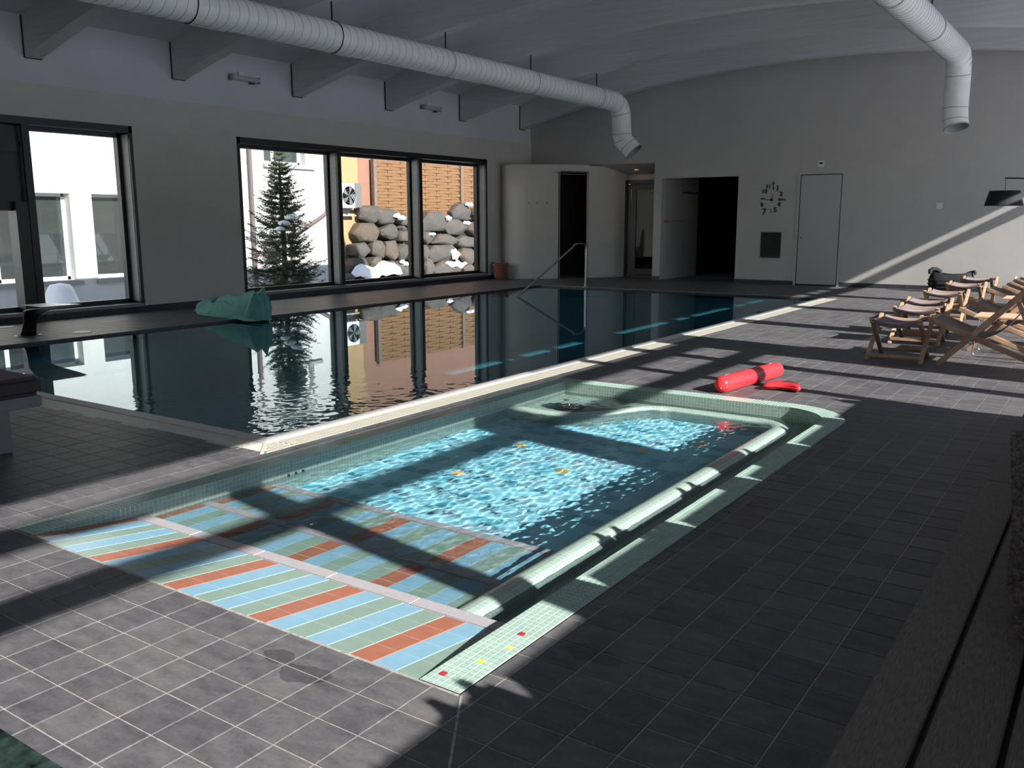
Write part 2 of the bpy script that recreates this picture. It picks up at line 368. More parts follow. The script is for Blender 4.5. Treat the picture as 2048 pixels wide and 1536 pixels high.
for n, (key, q) in enumerate(tiles):
    sx, sy = q[1]-q[0], q[3]-q[2]
    gg = g if key > 0 else g
    if n < 300 and key > 0:
        kk = (round(sx, 3), round(sy, 3))
        if kk not in meshes: meshes[kk] = MB().cbox(-sx/2+gg/2, sx/2-gg/2, -sy/2+gg/2, sy/2-gg/2, -.0024, 0, .0008).mesh('tile', M['tile'])
        link('tile', meshes[kk], FL, loc=((q[0]+q[1])/2, (q[2]+q[3])/2, R.uniform(-.0004, .0002)))
    else:
        dz = R.uniform(-.0004, .0002)
        x0,x1,y0,y1 = q[0]+gg/2, q[1]-gg/2, q[2]+gg/2, q[3]-gg/2
        rest.add([(x0,y0,dz),(x1,y0,dz),(x1,y1,dz),(x0,y1,dz),(x0,y0,-.0024),(x1,y0,-.0024),(x1,y1,-.0024),(x0,y1,-.0024)], [(0,1,2,3),(4,5,1,0),(5,6,2,1),(6,7,3,2),(7,4,0,3)])
rest.build('floor_tiles', M['tile'], FL, kind='stuff')
MB().bar((-1.465, 1.868, .0004), (-1.10, 1.30, .0004), .007, .0008).build('mitre_joint', M['grout'], FL)

# left wall with its two openings
W1, W2 = (4.2, 8.09, .09, 2.74), (10.0, 17.04, .10, 2.73)
wl = MB(); xa, xb = XW-.35, XW
for y0, y1, z0, z1 in ((YB, W1[0], 0, 3.187), (W1[0], W1[1], 0, W1[2]), (W1[0], W1[1], W1[3], 3.187), (W1[1], W2[0], 0, 3.187), (W2[0], W2[1], 0, W2[2]), (W2[0], W2[1], W2[3], 3.187), (W2[1], YF, 0, 3.187)):
    wl.box(xa, xb, y0, y1, z0, z1)
WL = wl.build('wall_left', M['wall'], kind='structure')
MB().box(xa, xb-.015, YB, YF, 3.187, 4.10).build('upper_band', M['white'], WL, label='whiter upper strip of the left wall under the beams')
def baseboard(name, segs, h=.085):
    b = MB()
    for x0,x1,y0,y1 in segs: b.box(x0,x1,y0,y1,0,h)
    return b.build(name, M['skirt'], kind='structure')
baseboard('baseboard_left', [(XW, XW+.012, YB, W1[0]), (XW, XW+.012, W1[0], YF-1.2)])
# back wall behind the camera
MB().box(XW-.4, XF+.4, YB-.3, YB, 0, 5.0).build('wall_back', M['farwall'], kind='structure')
# far wall: opening of the alcove (to 2.6 m), niche, door
AX, NX0, NX1 = -9.05, -8.87, -7.08
wf = MB()
for x0, x1, z0, z1 in ((XW-.4, AX, 2.62, 5.1), (AX, NX0, 0, 5.1), (NX0, NX1, 2.275, 5.1), (NX1, XF+.4, 0, 5.1)): wf.box(x0, x1, YF, YF+.25, z0, z1)
WF = wf.build('wall_far', M['farwall'], kind='structure')
baseboard('baseboard_far', [(NX1, -5.80, YF-.012, YF), (-4.86, XF, YF-.012, YF), (AX, NX0, YF-.012, YF)])
# individual skirting tiles along the sunlit stretch
for k in range(18):
    x = -4.84+k*.31
    if x > .6: break
    MB().cbox(x, x+.304, YF-.018, YF-.012, .004, .084, .002).build('skirting_tile', M['skirt'], WF)
# niche / passage
nb = MB(); ny = YF+3.2
nb.quad((NX0-.01, YF+.2, 0), (NX0-.01, ny, 0), (NX0-.01, ny, 2.4), (NX0-.01, YF+.2, 2.4))
nb.box(NX0-.2, NX0, YF+.25, YF+2.1, 0, 2.4)
nl = nb.build('wall_passage', M['farwall'], kind='structure')
nb = MB(); nb.box(NX0-.2, NX1+.2, ny, ny+.1, 0, 2.4).box(NX1, NX1+.2, YF+.25, ny, 0, 2.4).box(NX0-.2, NX1+.2, YF+.25, ny, 2.4, 2.5).box(NX0-.2, NX0, YF+2.1, ny, 0, 2.4)
nb.build('painted_darkness', M['dark'], nl, label='inner end of the passage, its darkness painted near black')
for nm, y0, z, lab in (('shelf_board', 19.05, 1.31, 'narrow wooden shelf board on the passage wall, lower of the two'), ('shelf_board', 20.05, 1.97, 'dark narrow shelf board high on the passage wall, upper of the two')):
    s = MB().box(NX0, NX0+.10, y0, y0+.85, z, z+.035).build(nm, M['wood'] if z < 1.5 else M['grille'], bevel=.004); tag(s, lab, 'shelf', 'passage shelf boards')
# alcove: curved shower wall, sloped soffit, back wall with glazed door
def catmull(P, n=8):
    out = []; Q = [P[0]]+P+[P[-1]]
    for i in range(1, len(Q)-2):
        a,b,c,d = (Vector((*q,0)) for q in Q[i-1:i+3])
        for k in range(n):
            t = k/n; out.append((.5*((2*b)+(c-a)*t+(2*a-5*b+4*c-d)*t*t+(3*b-a-3*c+d)*t**3))[:2])
    out.append(P[-1]); return out
CW = catmull([(-12.4, 17.62), (-12.15, 17.45), (-11.75, 17.5), (-11.38, 17.78), (-11.07, 18.1)])
CW2 = catmull([(-10.62, 18.68), (-10.42, 18.98), (-10.22, 19.28), (-10.12, 19.6)])
def ribbon(mb, P, th, z0, z1):
    L = []
    for i, p in enumerate(P):
        a = Vector((*P[max(i-1,0)],0)); b = Vector((*P[min(i+1,len(P)-1)],0)); d = (b-a).normalized(); n = Vector((-d.y, d.x, 0))*th
        L.append((p[0]+n.x, p[1]+n.y))
    n = len(P)
    mb.grid([[(x,y,z0),(x,y,z1)] for x,y in P]); mb.grid([[(x,y,z1),(x,y,z0)] for x,y in L])
    mb.grid([[(P[i][0],P[i][1],z1),(L[i][0],L[i][1],z1)] for i in range(n)], smooth=False)
    for i in (0, n-1): mb.quad((*P[i],z0),(*P[i],z1),(*L[i],z1),(*L[i],z0))
cw = MB(); ribbon(cw, CW, .14, 0, 2.62); ribbon(cw, CW2, .14, 0, 2.6)
lin = [(CW[-1]), (CW2[0])]; cw.grid([[(x,y,2.45),(x,y,2.62)] for x,y in (CW[-1], CW2[0])], smooth=False)
cap = [(x,y) for x,y in CW]+[CW2[0], (AX, YF+.02), (XW, YF+.02)]
cw.add([(x,y,2.62) for x,y in cap], [tuple(range(len(cap)))])
CWO = cw.build('wall_shower', M['wall'], kind='structure')
sh = MB(); sh.quad((CW[-1][0], CW[-1][1]+.14, 0), (CW2[0][0]-.1, CW2[0][1]+.14, 0), (CW2[0][0]-.1, CW2[0][1]+.14, 2.45), (CW[-1][0], CW[-1][1]+.14, 2.45))
sh = MB(); ribbon(sh, [(-11.9, 18.5), (-11.4, 19.3), (-10.9, 19.7), (-10.3, 19.6)], .05, 0, 2.45); sh.quad((-12.3,17.6,2.46),(-12.3,19.9,2.46),(-10.1,19.9,2.46),(-11.0,18.0,2.46))
sh.build('painted_darkness', M['dark'], CWO, label='shower cabin seen through its opening, its darkness painted near black')
bd = MB(); bd.tube([(-11.085,18.08,0), (-11.085,18.08,2.45)], .012, 6)
bd.build('opening_trim', M['frame'], CWO)
MB().bar((-11.06,18.12,2.462), (-10.63,18.66,2.462), .03, .03).build('opening_trim', M['frame'], CWO)
sof = MB(); sof.add([(-11.6,YF,2.62),(AX,YF,2.62),(AX,YF+.75,2.41),(-11.6,YF+.75,2.41)], [(0,1,2,3)])
sof.build('ceiling_alcove', M['farwall'], kind='structure')
ab = MB(); ab.box(-10.3, AX+.02, YF+.72, YF+.85, 2.29, 2.62); ab.box(AX-.02, AX, YF+.02, YF+.8, 0, 2.62); ab.build('wall_alcove', M['farwall'], kind='structure')
D2 = setting('door_2'); dy = YF+.66
d = MB(); x0, x1 = -10.16, AX-.02
d.box(x0, x0+.09, dy, dy+.08, 0, 2.29).box(x1-.09, x1, dy, dy+.08, 0, 2.29).box(x0, x1, dy, dy+.08, 2.2, 2.29).box(x0, x1, dy, dy+.08, 0, .05); d.build('frame', M['frame'], D2, bevel=.004)
d = MB(); d.box(x0+.10, x0+.32, dy+.01, dy+.07, .06, 2.19).box(x1-.2, x1-.1, dy+.01, dy+.07, .06, 2.19).box(x0+.32, x1-.2, dy+.01, dy+.07, .06, .2).box(x0+.32, x1-.2, dy+.01, dy+.07, 2.06, 2.19); d.build('leaf', M['frame'], D2, bevel=.004)
MB().box(x0+.32, x1-.2, dy+.03, dy+.045, .2, 2.06).build('pane', M['dglass'], D2)
MB().box(x0-.1, x1+.1, dy+.5, dy+.52, 0, 2.3).build('painted_darkness', M['dark'], D2)
for z in (.22, 1.95): MB().tube([(x0+.2, dy-.006, z-.12), (x0+.2, dy-.006, z+.12)], .008, 8).build('hinge', M['steel'], D2)
for loc, lab in (((-9.72, YF+.45, 2.49), 'round recessed downlight glowing warm in the alcove soffit'), ((-11.05, 18.42, 2.452), 'round recessed downlight at the top of the shower opening')):
    t = thing('downlight', lab, 'lamp', loc)
    MB().lathe([(.075, .015), (.078, 0), (.06, -.006), (.055, .004)], n=20).build('ring', M['steel'], t)
    MB().lathe([(.055, .002), (0.001, .002)], n=20).build('bulb', M['glow'], t)
for k, (y, x) in enumerate(((17.60, -11.62), (17.72, -11.46), (17.88, -11.30))):
    t = thing('wall_hook', 'small steel coat hook on the curved shower wall, %s of the row of three' % ('left', 'middle', 'right')[k], 'hook', (x, y, 1.74), group='coat hooks on the curved wall')
    dx, dyy = .62, -.78
    MB().tube([(0,0,0), (dx*.05, dyy*.05, 0), (dx*.055, dyy*.055, .03)], .009, 6).build('peg', M['steel'], t)
    MB().tube([(-dx*.002,-dyy*.002,0), (dx*.006, dyy*.006, 0)], .022, 10).build('plate', M['steel'], t)

# ceiling and beams
cl = MB(); xs = [XW-.4+(XF+.8-XW)*i/40 for i in range(41)]
zc = lambda x: zarch(x)+.55
cl.grid([[(x, YB-.3, zc(x)), (x, YF+.3, zc(x))] for x in xs]); cl.grid([[(x, YF+.3, zc(x)+.25), (x, YB-.3, zc(x)+.25)] for x in xs])
for x in (xs[0], xs[-1]): cl.quad((x,YB-.3,zc(x)), (x,YF+.3,zc(x)), (x,YF+.3,zc(x)+.25), (x,YB-.3,zc(x)+.25))
for y in (YB-.3, YF+.3): cl.grid([[(x,y,zc(x)),(x,y,zc(x)+.25)] for x in xs], smooth=False)
CL = cl.build('ceiling', M['ceil'], kind='structure')
bx = [XW-.02+(XF-XW+.02)*i/36 for i in range(37)]
bme = MB(); wb = .115
prof = [(x, zarch(x)) for x in bx]
bme.grid([[(x,-wb,z),(x,wb,z)] for x,z in prof][::-1]); bme.grid([[(x,-wb,z),(x,-wb,z+.56)] for x,z in prof], smooth=False); bme.grid([[(x,wb,z+.56),(x,wb,z)] for x,z in prof], smooth=False)
for x,z in (prof[0], prof[-1]): bme.quad((x,-wb,z),(x,wb,z),(x,wb,z+.56),(x,-wb,z+.56))
bmesh_ = bme.mesh('beam', M['beam'])
for y in BEAMS: link('beam', bmesh_, CL, loc=(0, y, 0))
nf = MB()
for y in BEAMS: nf.box(XW-.003, XW+.012, y-wb-.012, y-wb, zarch(XW)-.005, zarch(XW)+.53).box(XW-.003, XW+.012, y-wb, y+wb, zarch(XW)-.012, zarch(XW)-.002)
nf.build('shadow_gaps', M['black'], CL)

# glazed facade on the right (behind and beside the camera): columns, mullions, transoms
WR = setting('wall_right'); fx0, fx1 = XF, XF+.22
def col(name, y, wd, z0, z1, m='frame'): MB().box(fx0, fx1, y-wd/2, y+wd/2, z0, z1).build(name, M[m], WR)
for y, wd in ((18.95, .10), (15.50, .34), (13.10, .34), (10.70, .36), (8.45, .74)): col('column', y, wd, 0, 3.95, 'white')
for y, wd in ((7.42, .17), (6.45, .12), (4.36, .42), (2.06, .2), (-2.6, .3)): col('mullion', y, wd, 0, 3.8 if y > 6 or y < 0 else 3.1)
MB().box(fx0, fx1, YB, YF+.3, -.02, .10).build('bottom_rail', M['frame'], WR)
MB().box(fx0+.02, fx1-.02, YB, 8.60, 2.67, 2.74).build('transom', M['frame'], WR)
MB().box(fx0+.02, fx1-.02, YB, 8.60, 3.065, 3.16).build('transom', M['frame'], WR)
MB().box(fx0, fx1, YB, 5.50, 3.44, 4.3).build('head_panel', M['white'], WR)
MB().box(fx0+.02, fx1-.02, 5.50, YF, 3.41, 3.52).build('transom', M['frame'], WR)
MB().box(fx0, fx1, 5.50, YF+.3, 3.74, 4.3).build('head_panel', M['white'], WR)

# windows in the left wall
def window(name, o, mulls, extra=None):
    y0,y1,z0,z1 = o; W = setting(name); xi, xo = XW+.012, XW-.30
    f = MB(); t = .055
    f.box(xo, xi, y0, y1, z1-.10, z1).box(xo, xi, y0, y1, z0, z0+.03).box(xo, xi, y0, y0+t, z0, z1).box(xo, xi, y1-t, y1, z0, z1)
    f.box(xo, xo+.1, y0, y1, z0+.03, z0+.10).box(xo, xo+.1, y0+t, y0+.11, z0, z1).box(xo, xo+.1, y1-.12, y1-t, z0, z1).box(xo, xo+.1, y0, y1, z1-.16, z1-.1)
    f.build('frame', M['frame'], W)
    edges = [y0+.11]
    for m in mulls:
        MB().box(xo, xi-.02, m-.05, m+.05, z0+.03, z1-.10).build('mullion', M['frame'], W)
        MB().box(xo-.02, xo+.06, m-.09, m+.09, z0+.03, z1-.10).build('mullion', M['frame'], W)
        MB().box(xo+.10, xi-.06, m-.056, m-.05, z0+.06, z1-.12).build('lit_mullion_face', M['sill'], W, label='side face of the mullion, painted lighter for the light on it')  # lighter grey strip paints the daylight falling on the mullion side
        edges += [m-.09, m+.09]
    edges.append(y1-.12)
    MB().box(xo+.10, xi-.03, y1-t-.006, y1-t, z0+.06, z1-.12).build('jamb_face', M['sill'], W, label='grey satin jamb lining')
    for a, b in zip(edges[::2], edges[1::2]): MB().box(xo+.03, xo+.045, a, b, z0+.10, z1-.16).build('pane', M['glass'], W)
    MB().box(xo+.1, xi+.02, y0+.02, y1-.02, z0-.012, z0+.035).build('sill', M['sill'], W, bevel=.004)
    return W
window('window_2', W2, [12.35, 14.70])
WN1 = window('window_1', W1, [6.52])
MB().box(XW-.28, XW-.10, W1[0]+.06, 6.47, 1.62, 2.62).build('door_panel', M['frame'], WN1, bevel=.01, label='closed dark upper panel beside the left mullion')
MB().box(XW-.10, XW-.06, W1[0]+.06, 6.42, 2.28, 2.40).build('transom', M['frame'], WN1, bevel=.008)
MB().box(XW-.24, XW-.10, W1[0]+.06, 6.42, 1.50, 1.62).build('transom', M['frame'], WN1)
MB().box(XW-.24, XW-.02, 6.30, 6.47, .1, 1.62).build('stile', M['frame'], WN1)
MB().box(XW-.10, XW-.05, 6.46, 6.53, 2.36, 2.42).build('latch', M['black'], WN1)
MB().box(XW, XW+.02, 4.0, 6.55, .0, .10).build('kick_plate', M['frame'], WN1)

# flush door in the far wall
D1 = setting('door_1'); yd = YF
MB().box(-5.735, -4.925, yd-.012, yd+.02, .03, 2.245).build('leaf', M['door'], D1, bevel=.002)
d = MB(); d.box(-5.80, -5.752, yd-.02, yd, 0, 2.26).box(-4.908, -4.86, yd-.02, yd, 0, 2.26); d.build('jamb', M['farwall'], D1)
d = MB(); d.box(-5.752, -4.908, yd-.008, yd-.001, 2.247, 2.262).box(-4.924, -4.909, yd-.008, yd-.001, .0, 2.26).box(-5.75, -5.736, yd-.006, yd-.001, 0, 2.26).box(-5.75, -4.91, yd-.02, yd-.001, 0, .03); d.build('shadow_gap', M['black'], D1)
MB().lathe([(.001,.03),(.022,.03),(.026,.015),(.03,0)], n=14).build('knob', M['steel'], D1).matrix_local = Matrix.Translation((-5.655, yd-.012, .99)) @ Matrix.Rotation(math.pi/2, 4, 'X')

# ------------------------------------------------------------------ swimming pool
SP = thing('swimming_pool', 'large rectangular swimming pool with dark mirror-like water and cream overflow edge', 'pool')
wx0, wx1, wy0, wy1, WZ, DP = -10.2, -4.37, 3.63, 15.84, -.021, -0.60
b = MB()
def wallquad(mb, a, c, z0, z1, flip=False):
    L = math.hypot(c[0]-a[0], c[1]-a[1]); q = [(a[0],a[1],z0),(c[0],c[1],z0),(c[0],c[1],z1),(a[0],a[1],z1)]; u = [(0,z0),(L,z0),(L,z1),(0,z1)]
    if flip: q.reverse(); u.reverse()
    mb.quad(*q, uv=u)
b.quad((wx0,wy0,DP),(wx1,wy0,DP),(wx1,wy1,DP),(wx0,wy1,DP), uv=[(wx0,wy0),(wx1,wy0),(wx1,wy1),(wx0,wy1)])
for a, c in (((wx0,wy0),(wx1,wy0)), ((wx1,wy0),(wx1,wy1)), ((wx1,wy1),(wx0,wy1)), ((wx0,wy1),(wx0,wy0))): wallquad(b, a, c, DP, .0, True)
b.build('basin', M['deep'], SP)
# entry steps in the far left corner of the basin
for k in range(3):
    MB().box(wx0, -8.3, wy1-.35*(k+1), wy1-.35*k, DP, -.16-.12*k).build('pool_step', M['deep'], SP)
M['water1'] = water_mat('pool water', (.86, .97, 1.0))
def ripple1(x, y):
    d = math.hypot(x+4.6, (y-4.1)*.85); a = max(0, 1-d/2.7)**1.6
    e = min(1, max(0, (x+7.35)/.4), max(0, (6.65-y)/.4))
    return a*e*(mnoise.noise(Vector((x*21, y*21, 0)))*.0019+mnoise.noise(Vector((x*11, y*11, 4)))*.0022+mnoise.noise(Vector((x*4, y*4, 8)))*.0022)
FXS, FYS = [-7.4+3.34*i/220 for i in range(221)], [3.43+3.27*j/215 for j in range(216)]
wt = MB().grid([[(x, y, WZ+ripple1(x, y)) for y in FYS] for x in FXS]).grid([[(wx0+(-7.4-wx0)*i/6, 3.43+3.27*j/8, WZ) for j in range(9)] for i in range(7)]).grid([[(wx0+(-2.6-wx0)*i/16, 6.7+(wy1-6.7)*j/24, WZ) for j in range(25)] for i in range(17)]).build('water', M['water1'], SP, label='still dark teal water mirroring the windows')
try: wt.cycles.is_caustics_caster = True
except Exception: pass
# (extra sheet buried in the floor slab, added so the sun caustics solve)
# white stone lip: sloped profile mitred round the basin; cream grate outside it
def ringprofile(mb, prof, x0,x1,y0,y1, sides='NESW'):
    # prof: (offset outward, z)
    cor = lambda o: [(x0-o,y0-o),(x1+o,y0-o),(x1+o,y1+o),(x0-o,y1+o)]
    for k, sd in enumerate('SENW'):
        if sd not in sides: continue
        mb.grid([[(*cor(o)[k], z) for o, z in prof], [(*cor(o)[(k+1) % 4], z) for o, z in prof]], smooth=False)
l = MB(); ringprofile(l, [(-.004,-.3),(-.004,.012),(.012,.016),(.075,.002),(.085,-.02)], wx0,wx1,wy0,wy1, 'SE')
l.build('stone_lip', M['lip'], SP)
l = MB(); ringprofile(l, [(-.004,-.3),(-.004,.006),(.05,.003),(.06,-.02)], wx0,wx1,wy0,wy1, 'NW'); l.build('edge_strip', M['skirt'], SP)
gt = MB(); ringprofile(gt, [(.08,-.03),(.28,-.03)], wx0,wx1,wy0,wy1, 'SE'); gt.build('gutter', M['gutter'], SP)
gr = MB(); o0, o1 = .088, .266
n = int((wy1-wy0+.2)/.024)
for k in range(n):
    y = wy0-.0+k*.024
    if y > wy1+.1: break
    gr.box(wx1+o0, wx1+o1, y, y+.016, -.02, 0)
for k in range(int((wx1-wx0)/.024)):
    x = wx1-k*.024
    gr.box(x-.016, x, wy0-o1, wy0-o0, -.02, 0)
for o in (.10, .15, .20, .255): gr.box(wx1+o-.006, wx1+o+.006, wy0-o, wy1+.1, -.022, -.002).box(wx0, wx1+o, wy0-o-.006, wy0-o+.006, -.022, -.002)
for k in range(8):                                          # mitred corner
    u = .02+k*.024; gr.box(wx1+max(o0,u), wx1+o1, wy0-u-.016, wy0-u, -.02, 0) if u < o1-.02 else None
    gr.box(wx1+u, wx1+u+.016, wy0-o1, wy0-max(o0,u), -.02, -.0005)
gr.build('overflow_grate', M['grate'], SP, kind='stuff')
MB().bar((wx1+o0-.01, wy0-o0+.01, .0012), (wx1+o1, wy0-o1, .0012), .022, .004).build('grate_corner', M['grate'], SP)

# ------------------------------------------------------------------ paddling pool
PP = thing('paddling_pool', 'small paddling pool with mint mosaic rim, striped steps and rippling sunlit water', 'pool')
ix0_, ix1_, iy1_ = -3.85, -1.625, 6.40; RI = .35; PWZ = -.084
# rim mosaics: 6 rows of 25 mm tiles, real tiles on a grout bed
path = []                                                   # outer edge polyline with inward normals, starting front right
def seg(p, q, nrm, st=.025):
    L = math.hypot(q[0]-p[0], q[1]-p[1]); n = max(1, round(L/st)); return [((p[0]+(q[0]-p[0])*k/n, p[1]+(q[1]-p[1])*k/n), nrm) for k in range(n)]
bedm = MB()
right = seg((PB[1], PB[2]), (PB[1], CCY), (-1, 0)); crn = [((CCX+PRO*math.cos(a), CCY+PRO*math.sin(a)), (-math.cos(a), -math.sin(a))) for a in [math.pi/2*k/31 for k in range(31)]]
far = seg((CCX, PB[3]), (PB[0]+.15, PB[3]), (0, -1)); left = seg((PB[0], PB[3]), (PB[0], PB[2]), (1, 0))
cells = []
def strip(P, end):
    P = P+[end]
    bedm.grid([[(p[0]+n_[0]*d_, p[1]+n_[1]*d_, .0012) for d_ in (0, .15)] for p, n_ in P], smooth=False)
    for (p, n_), (p2, n2_) in zip(P, P[1:]):
        for r in range(6):
            a, c = r*.025+.0016, (r+1)*.025-.0016
            q = [Vector((p[0]+n_[0]*a, p[1]+n_[1]*a, 0)), Vector((p2[0]+n2_[0]*a, p2[1]+n2_[1]*a, 0)), Vector((p2[0]+n2_[0]*c, p2[1]+n2_[1]*c, 0)), Vector((p[0]+n_[0]*c, p[1]+n_[1]*c, 0))]
            e = (q[1]-q[0]); g1 = e*.065; e2 = (q[2]-q[3]); g2 = e2*.065
            cells.append([q[0]+g1, q[1]-g1, q[2]-g2, q[3]+g2])
strip(right+crn, ((CCX, PB[3]), (0, -1))); strip(far, ((PB[0]+.15, PB[3]), (0, -1))); strip(left, ((PB[0], PB[2]), (1, 0)))
BED = bedm.build('rim', M['mgrout'], PP, label='pale mosaic rim six tiles wide')
def mtile(mb, q, z0=.001, z1=.004, mi=0):
    c = sum(q, Vector())/4; ins = [v+(c-v)*.05 for v in q]
    vs = [(v.x,v.y,z0) for v in q]+[(v.x,v.y,z1) for v in ins]
    fs = [(4,5,6,7),(0,1,5,4),(1,2,6,5),(2,3,7,6),(3,0,4,7)]
    mb.add(vs, fs, mi=mi)
key = []
for q in cells:
    c = sum(q, Vector())/4; p = proj(c); key.append((p[2] if p and -10 < p[0] < 2060 and p[1] < 1540 else 99, q, c))
key.sort(key=lambda a: a[0])
acc = [((-1.587,1.932),'red'), ((-1.538,2.065),'lime'), ((-1.512,2.196),'yel'), ((-1.535,2.298),'red')]
acc_idx = {min(range(len(key)), key=lambda i: (key[i][2].x-a[0])**2+(key[i][2].y-a[1])**2): m for a, m in acc}
rm = MB()
for i, (d_, q, c) in enumerate(key):
    if i < 300 or i in acc_idx:
        mb = MB(); mtile(mb, [v-c for v in q]); o = mb.build('mosaic_tile', M[acc_idx.get(i, 'mosaic')], BED); o.location = c
        if i in acc_idx: o['label'] = {'red': 'dark red accent mosaic', 'lime': 'lime green accent mosaic', 'yel': 'orange accent mosaic'}[acc_idx[i]]
    else: mtile(rm, q)
rm.build('mosaic_tiles', M['mosaic'], BED, kind='stuff')
# inner walls (mosaic) of the outer shell
FZ = -.36
inner = [(ix1_, CUTY), (ix1_, CCY)]+arc(CCX, CCY, RI, 6, 90, 14)+[(ix0_, iy1_), (ix0_, CUTY)]
iw = MB(); u = 0
for a, c in zip(inner, inner[1:]):
    L = math.hypot(c[0]-a[0], c[1]-a[1]); iw.quad((*c,FZ),(*a,FZ),(*a,.0025),(*c,.0025), uv=[(u+L,FZ),(u,FZ),(u,.0),(u+L,.0)]); u += L
iw.build('inner_wall', M['mint'], PP)
# accent tiles low on the inner wall by the gutter
for y, m in ((2.52,'red'),(2.62,'yel'),(2.98,'red'),(3.18,'yel'),(3.78,'red'),(4.0,'yel'),(4.5,'red'),(4.55,'lime')):
    MB().box(ix1_-.002, ix1_+.002, y, y+.023, -.049, -.027).build('mosaic_tile', M[m], PP)
# rounded weir between basin and gutter, swept along its centre line
CL_ = [(-1.89, 2.405), (-1.89, 5.95)]+arc(-2.12, 5.99, .23, 0, 90, 10)+[(-2.75, 6.235)]
CL_ += catmull([(-2.85, 6.23), (-2.98, 6.16), (-3.08, 5.98), (-3.17, 5.78), (-3.30, 5.645), (-3.48, 5.60), (-3.85, 5.60)], 6)
dense = []
for a, c in zip(CL_, CL_[1:]):
    L = math.hypot(c[0]-a[0], c[1]-a[1]); n = max(1, int(L/.08))
    for k in range(n): dense.append((a[0]+(c[0]-a[0])*k/n, a[1]+(c[1]-a[1])*k/n))
dense.append(CL_[-1])
wp = [(-.072,FZ),(-.072,-.112),(-.066,-.092),(-.05,-.077),(-.025,-.068),(0,-.065),(.025,-.068),(.05,-.077),(.066,-.092),(.072,-.112),(.072,FZ)]
def sweep(mb, P, prof, flipside=1):
    G = []; UV = []; u = 0
    vl = [0]
    for a, c in zip(prof, prof[1:]): vl.append(vl[-1]+math.hypot(c[0]-a[0], c[1]-a[1]))
    for i, p in enumerate(P):
        a = Vector((*P[max(i-1,0)],0)); c = Vector((*P[min(i+1,len(P)-1)],0)); d_ = (c-a).normalized(); n_ = Vector((d_.y, -d_.x, 0))
        if i: u += math.hypot(P[i][0]-P[i-1][0], P[i][1]-P[i-1][1])
        G.append([(p[0]+n_.x*o, p[1]+n_.y*o, z) for o, z in prof]); UV.append([(u, v) for v in vl])
    mb.grid(G, uv=UV)
    mb.add(G[0], [tuple(range(len(prof)))]); mb.add(G[-1], [tuple(range(len(prof)-1,-1,-1))])
wr = MB(); sweep(wr, dense, wp); wr.build('overflow_weir', M['mint'], PP, label='rounded mosaic weir between the basin and its gutter')
# gutter bed and its water
gb = MB(); gb.quad((-1.9,CUTY,-.2),(ix1_,CUTY,-.2),(ix1_,iy1_,-.2),(-1.9,iy1_,-.2), uv=[(-1.9,0),(ix1_,0),(ix1_,4),(-1.9,4)]); gb.quad((ix0_,6.16,-.21),(-1.9,6.16,-.21),(-1.9,iy1_,-.21),(ix0_,iy1_,-.21), uv=[(0,0),(2,0),(2,.3),(0,.3)])
gb.build('gutter_bed', M['mint'], PP)
# basin floor
bf = MB(); bf.quad((ix0_,3.26,FZ),(-1.83,3.26,FZ),(-1.83,iy1_,FZ),(ix0_,iy1_,FZ), uv=[(ix0_,3.26),(-1.83,3.26),(-1.83,iy1_),(ix0_,iy1_)]); bf.build('basin_floor', M['pfloor'], PP)
for x, y in ((-3.25,4.15),(-2.75,4.55),(-2.55,5.25),(-3.3,4.9),(-2.3,5.6)):
    f = MB()
    for k in range(5):
        a = k*1.2566; f.lathe([(.022,0),(.018,.003),(.001,.004)], (x+.026*math.cos(a), y+.026*math.sin(a), FZ), 8)
    f.build('floor_flower', M['yel'], PP, label='small yellow flower motif inlaid in the basin floor')
# steps: three tiled treads with grey nosings; tiles are sub-parts
def tread(name, y0, z0, y1, z1, rows, skirt, xr, label, up0):
    th = .0018; st = MB()
    st.add([(ix0_,y0,z0-th),(xr,y0,z0-th),(xr,y1,z1-th),(ix0_,y1,z1-th),(ix0_,y0,z0-.4),(xr,y0,z0-.4),(xr,y1,z0-.4),(ix0_,y1,z0-.4)], [(0,1,2,3),(4,5,1,0),(5,6,2,1),(6,7,3,2),(7,4,0,3)])
    S = st.build(name, M['sgrout'], PP, label=label)
    seq = [('terra', .060)]+[(('blue_t','green_t','blue_t','green_t','terra')[k % 5], .0985) for k in range(21)]+[('green_t', .2)]
    x = ix0_
    cm = {}
    for m, wd in seq:
        xa_, xb_ = x+.0016, min(x+wd, xr)-.0016; x += wd
        if xb_-xa_ < .01: continue
        for k in range(rows):
            ya, yb = y0+(y1-y0)*k/rows+.0016, y0+(y1-y0)*(k+1)/rows-.0016
            sl_ = (z1-z0)/(y1-y0); za, zb = z0+sl_*(ya-y0), z0+sl_*(yb-y0)
            cx, cyy, cz = (xa_+xb_)/2, (ya+yb)/2, (za+zb)/2; hx, hy, hz = (xb_-xa_)/2, (yb-ya)/2, (zb-za)/2; c = .0012
            kk = (m, round(hx,4), round(hy,4), round(hz,4))
            if kk not in cm:
                mb = MB(); mb.add([(-hx,-hy,-hz-th),(hx,-hy,-hz-th),(hx,hy,hz-th),(-hx,hy,hz-th),(-hx+c,-hy+c,-hz),(hx-c,-hy+c,-hz),(hx-c,hy-c,hz),(-hx+c,hy-c,hz)], [(4,5,6,7),(0,1,5,4),(1,2,6,5),(2,3,7,6),(3,0,4,7)])
                cm[kk] = mb.mesh('tile', M[m])
            link('tile', cm[kk], S, loc=(cx, cyy, cz))
        if x >= xr: break
    return S
tread('tread', CUTY, -.001, 2.36, -.060, 4, 0, ix1_+.0, 'dry sloping top tread of striped tiles', 0)
tread('tread', 2.43, -.094, 2.74, -.106, 3, 0, -1.955, 'middle tread under shallow water', 0)
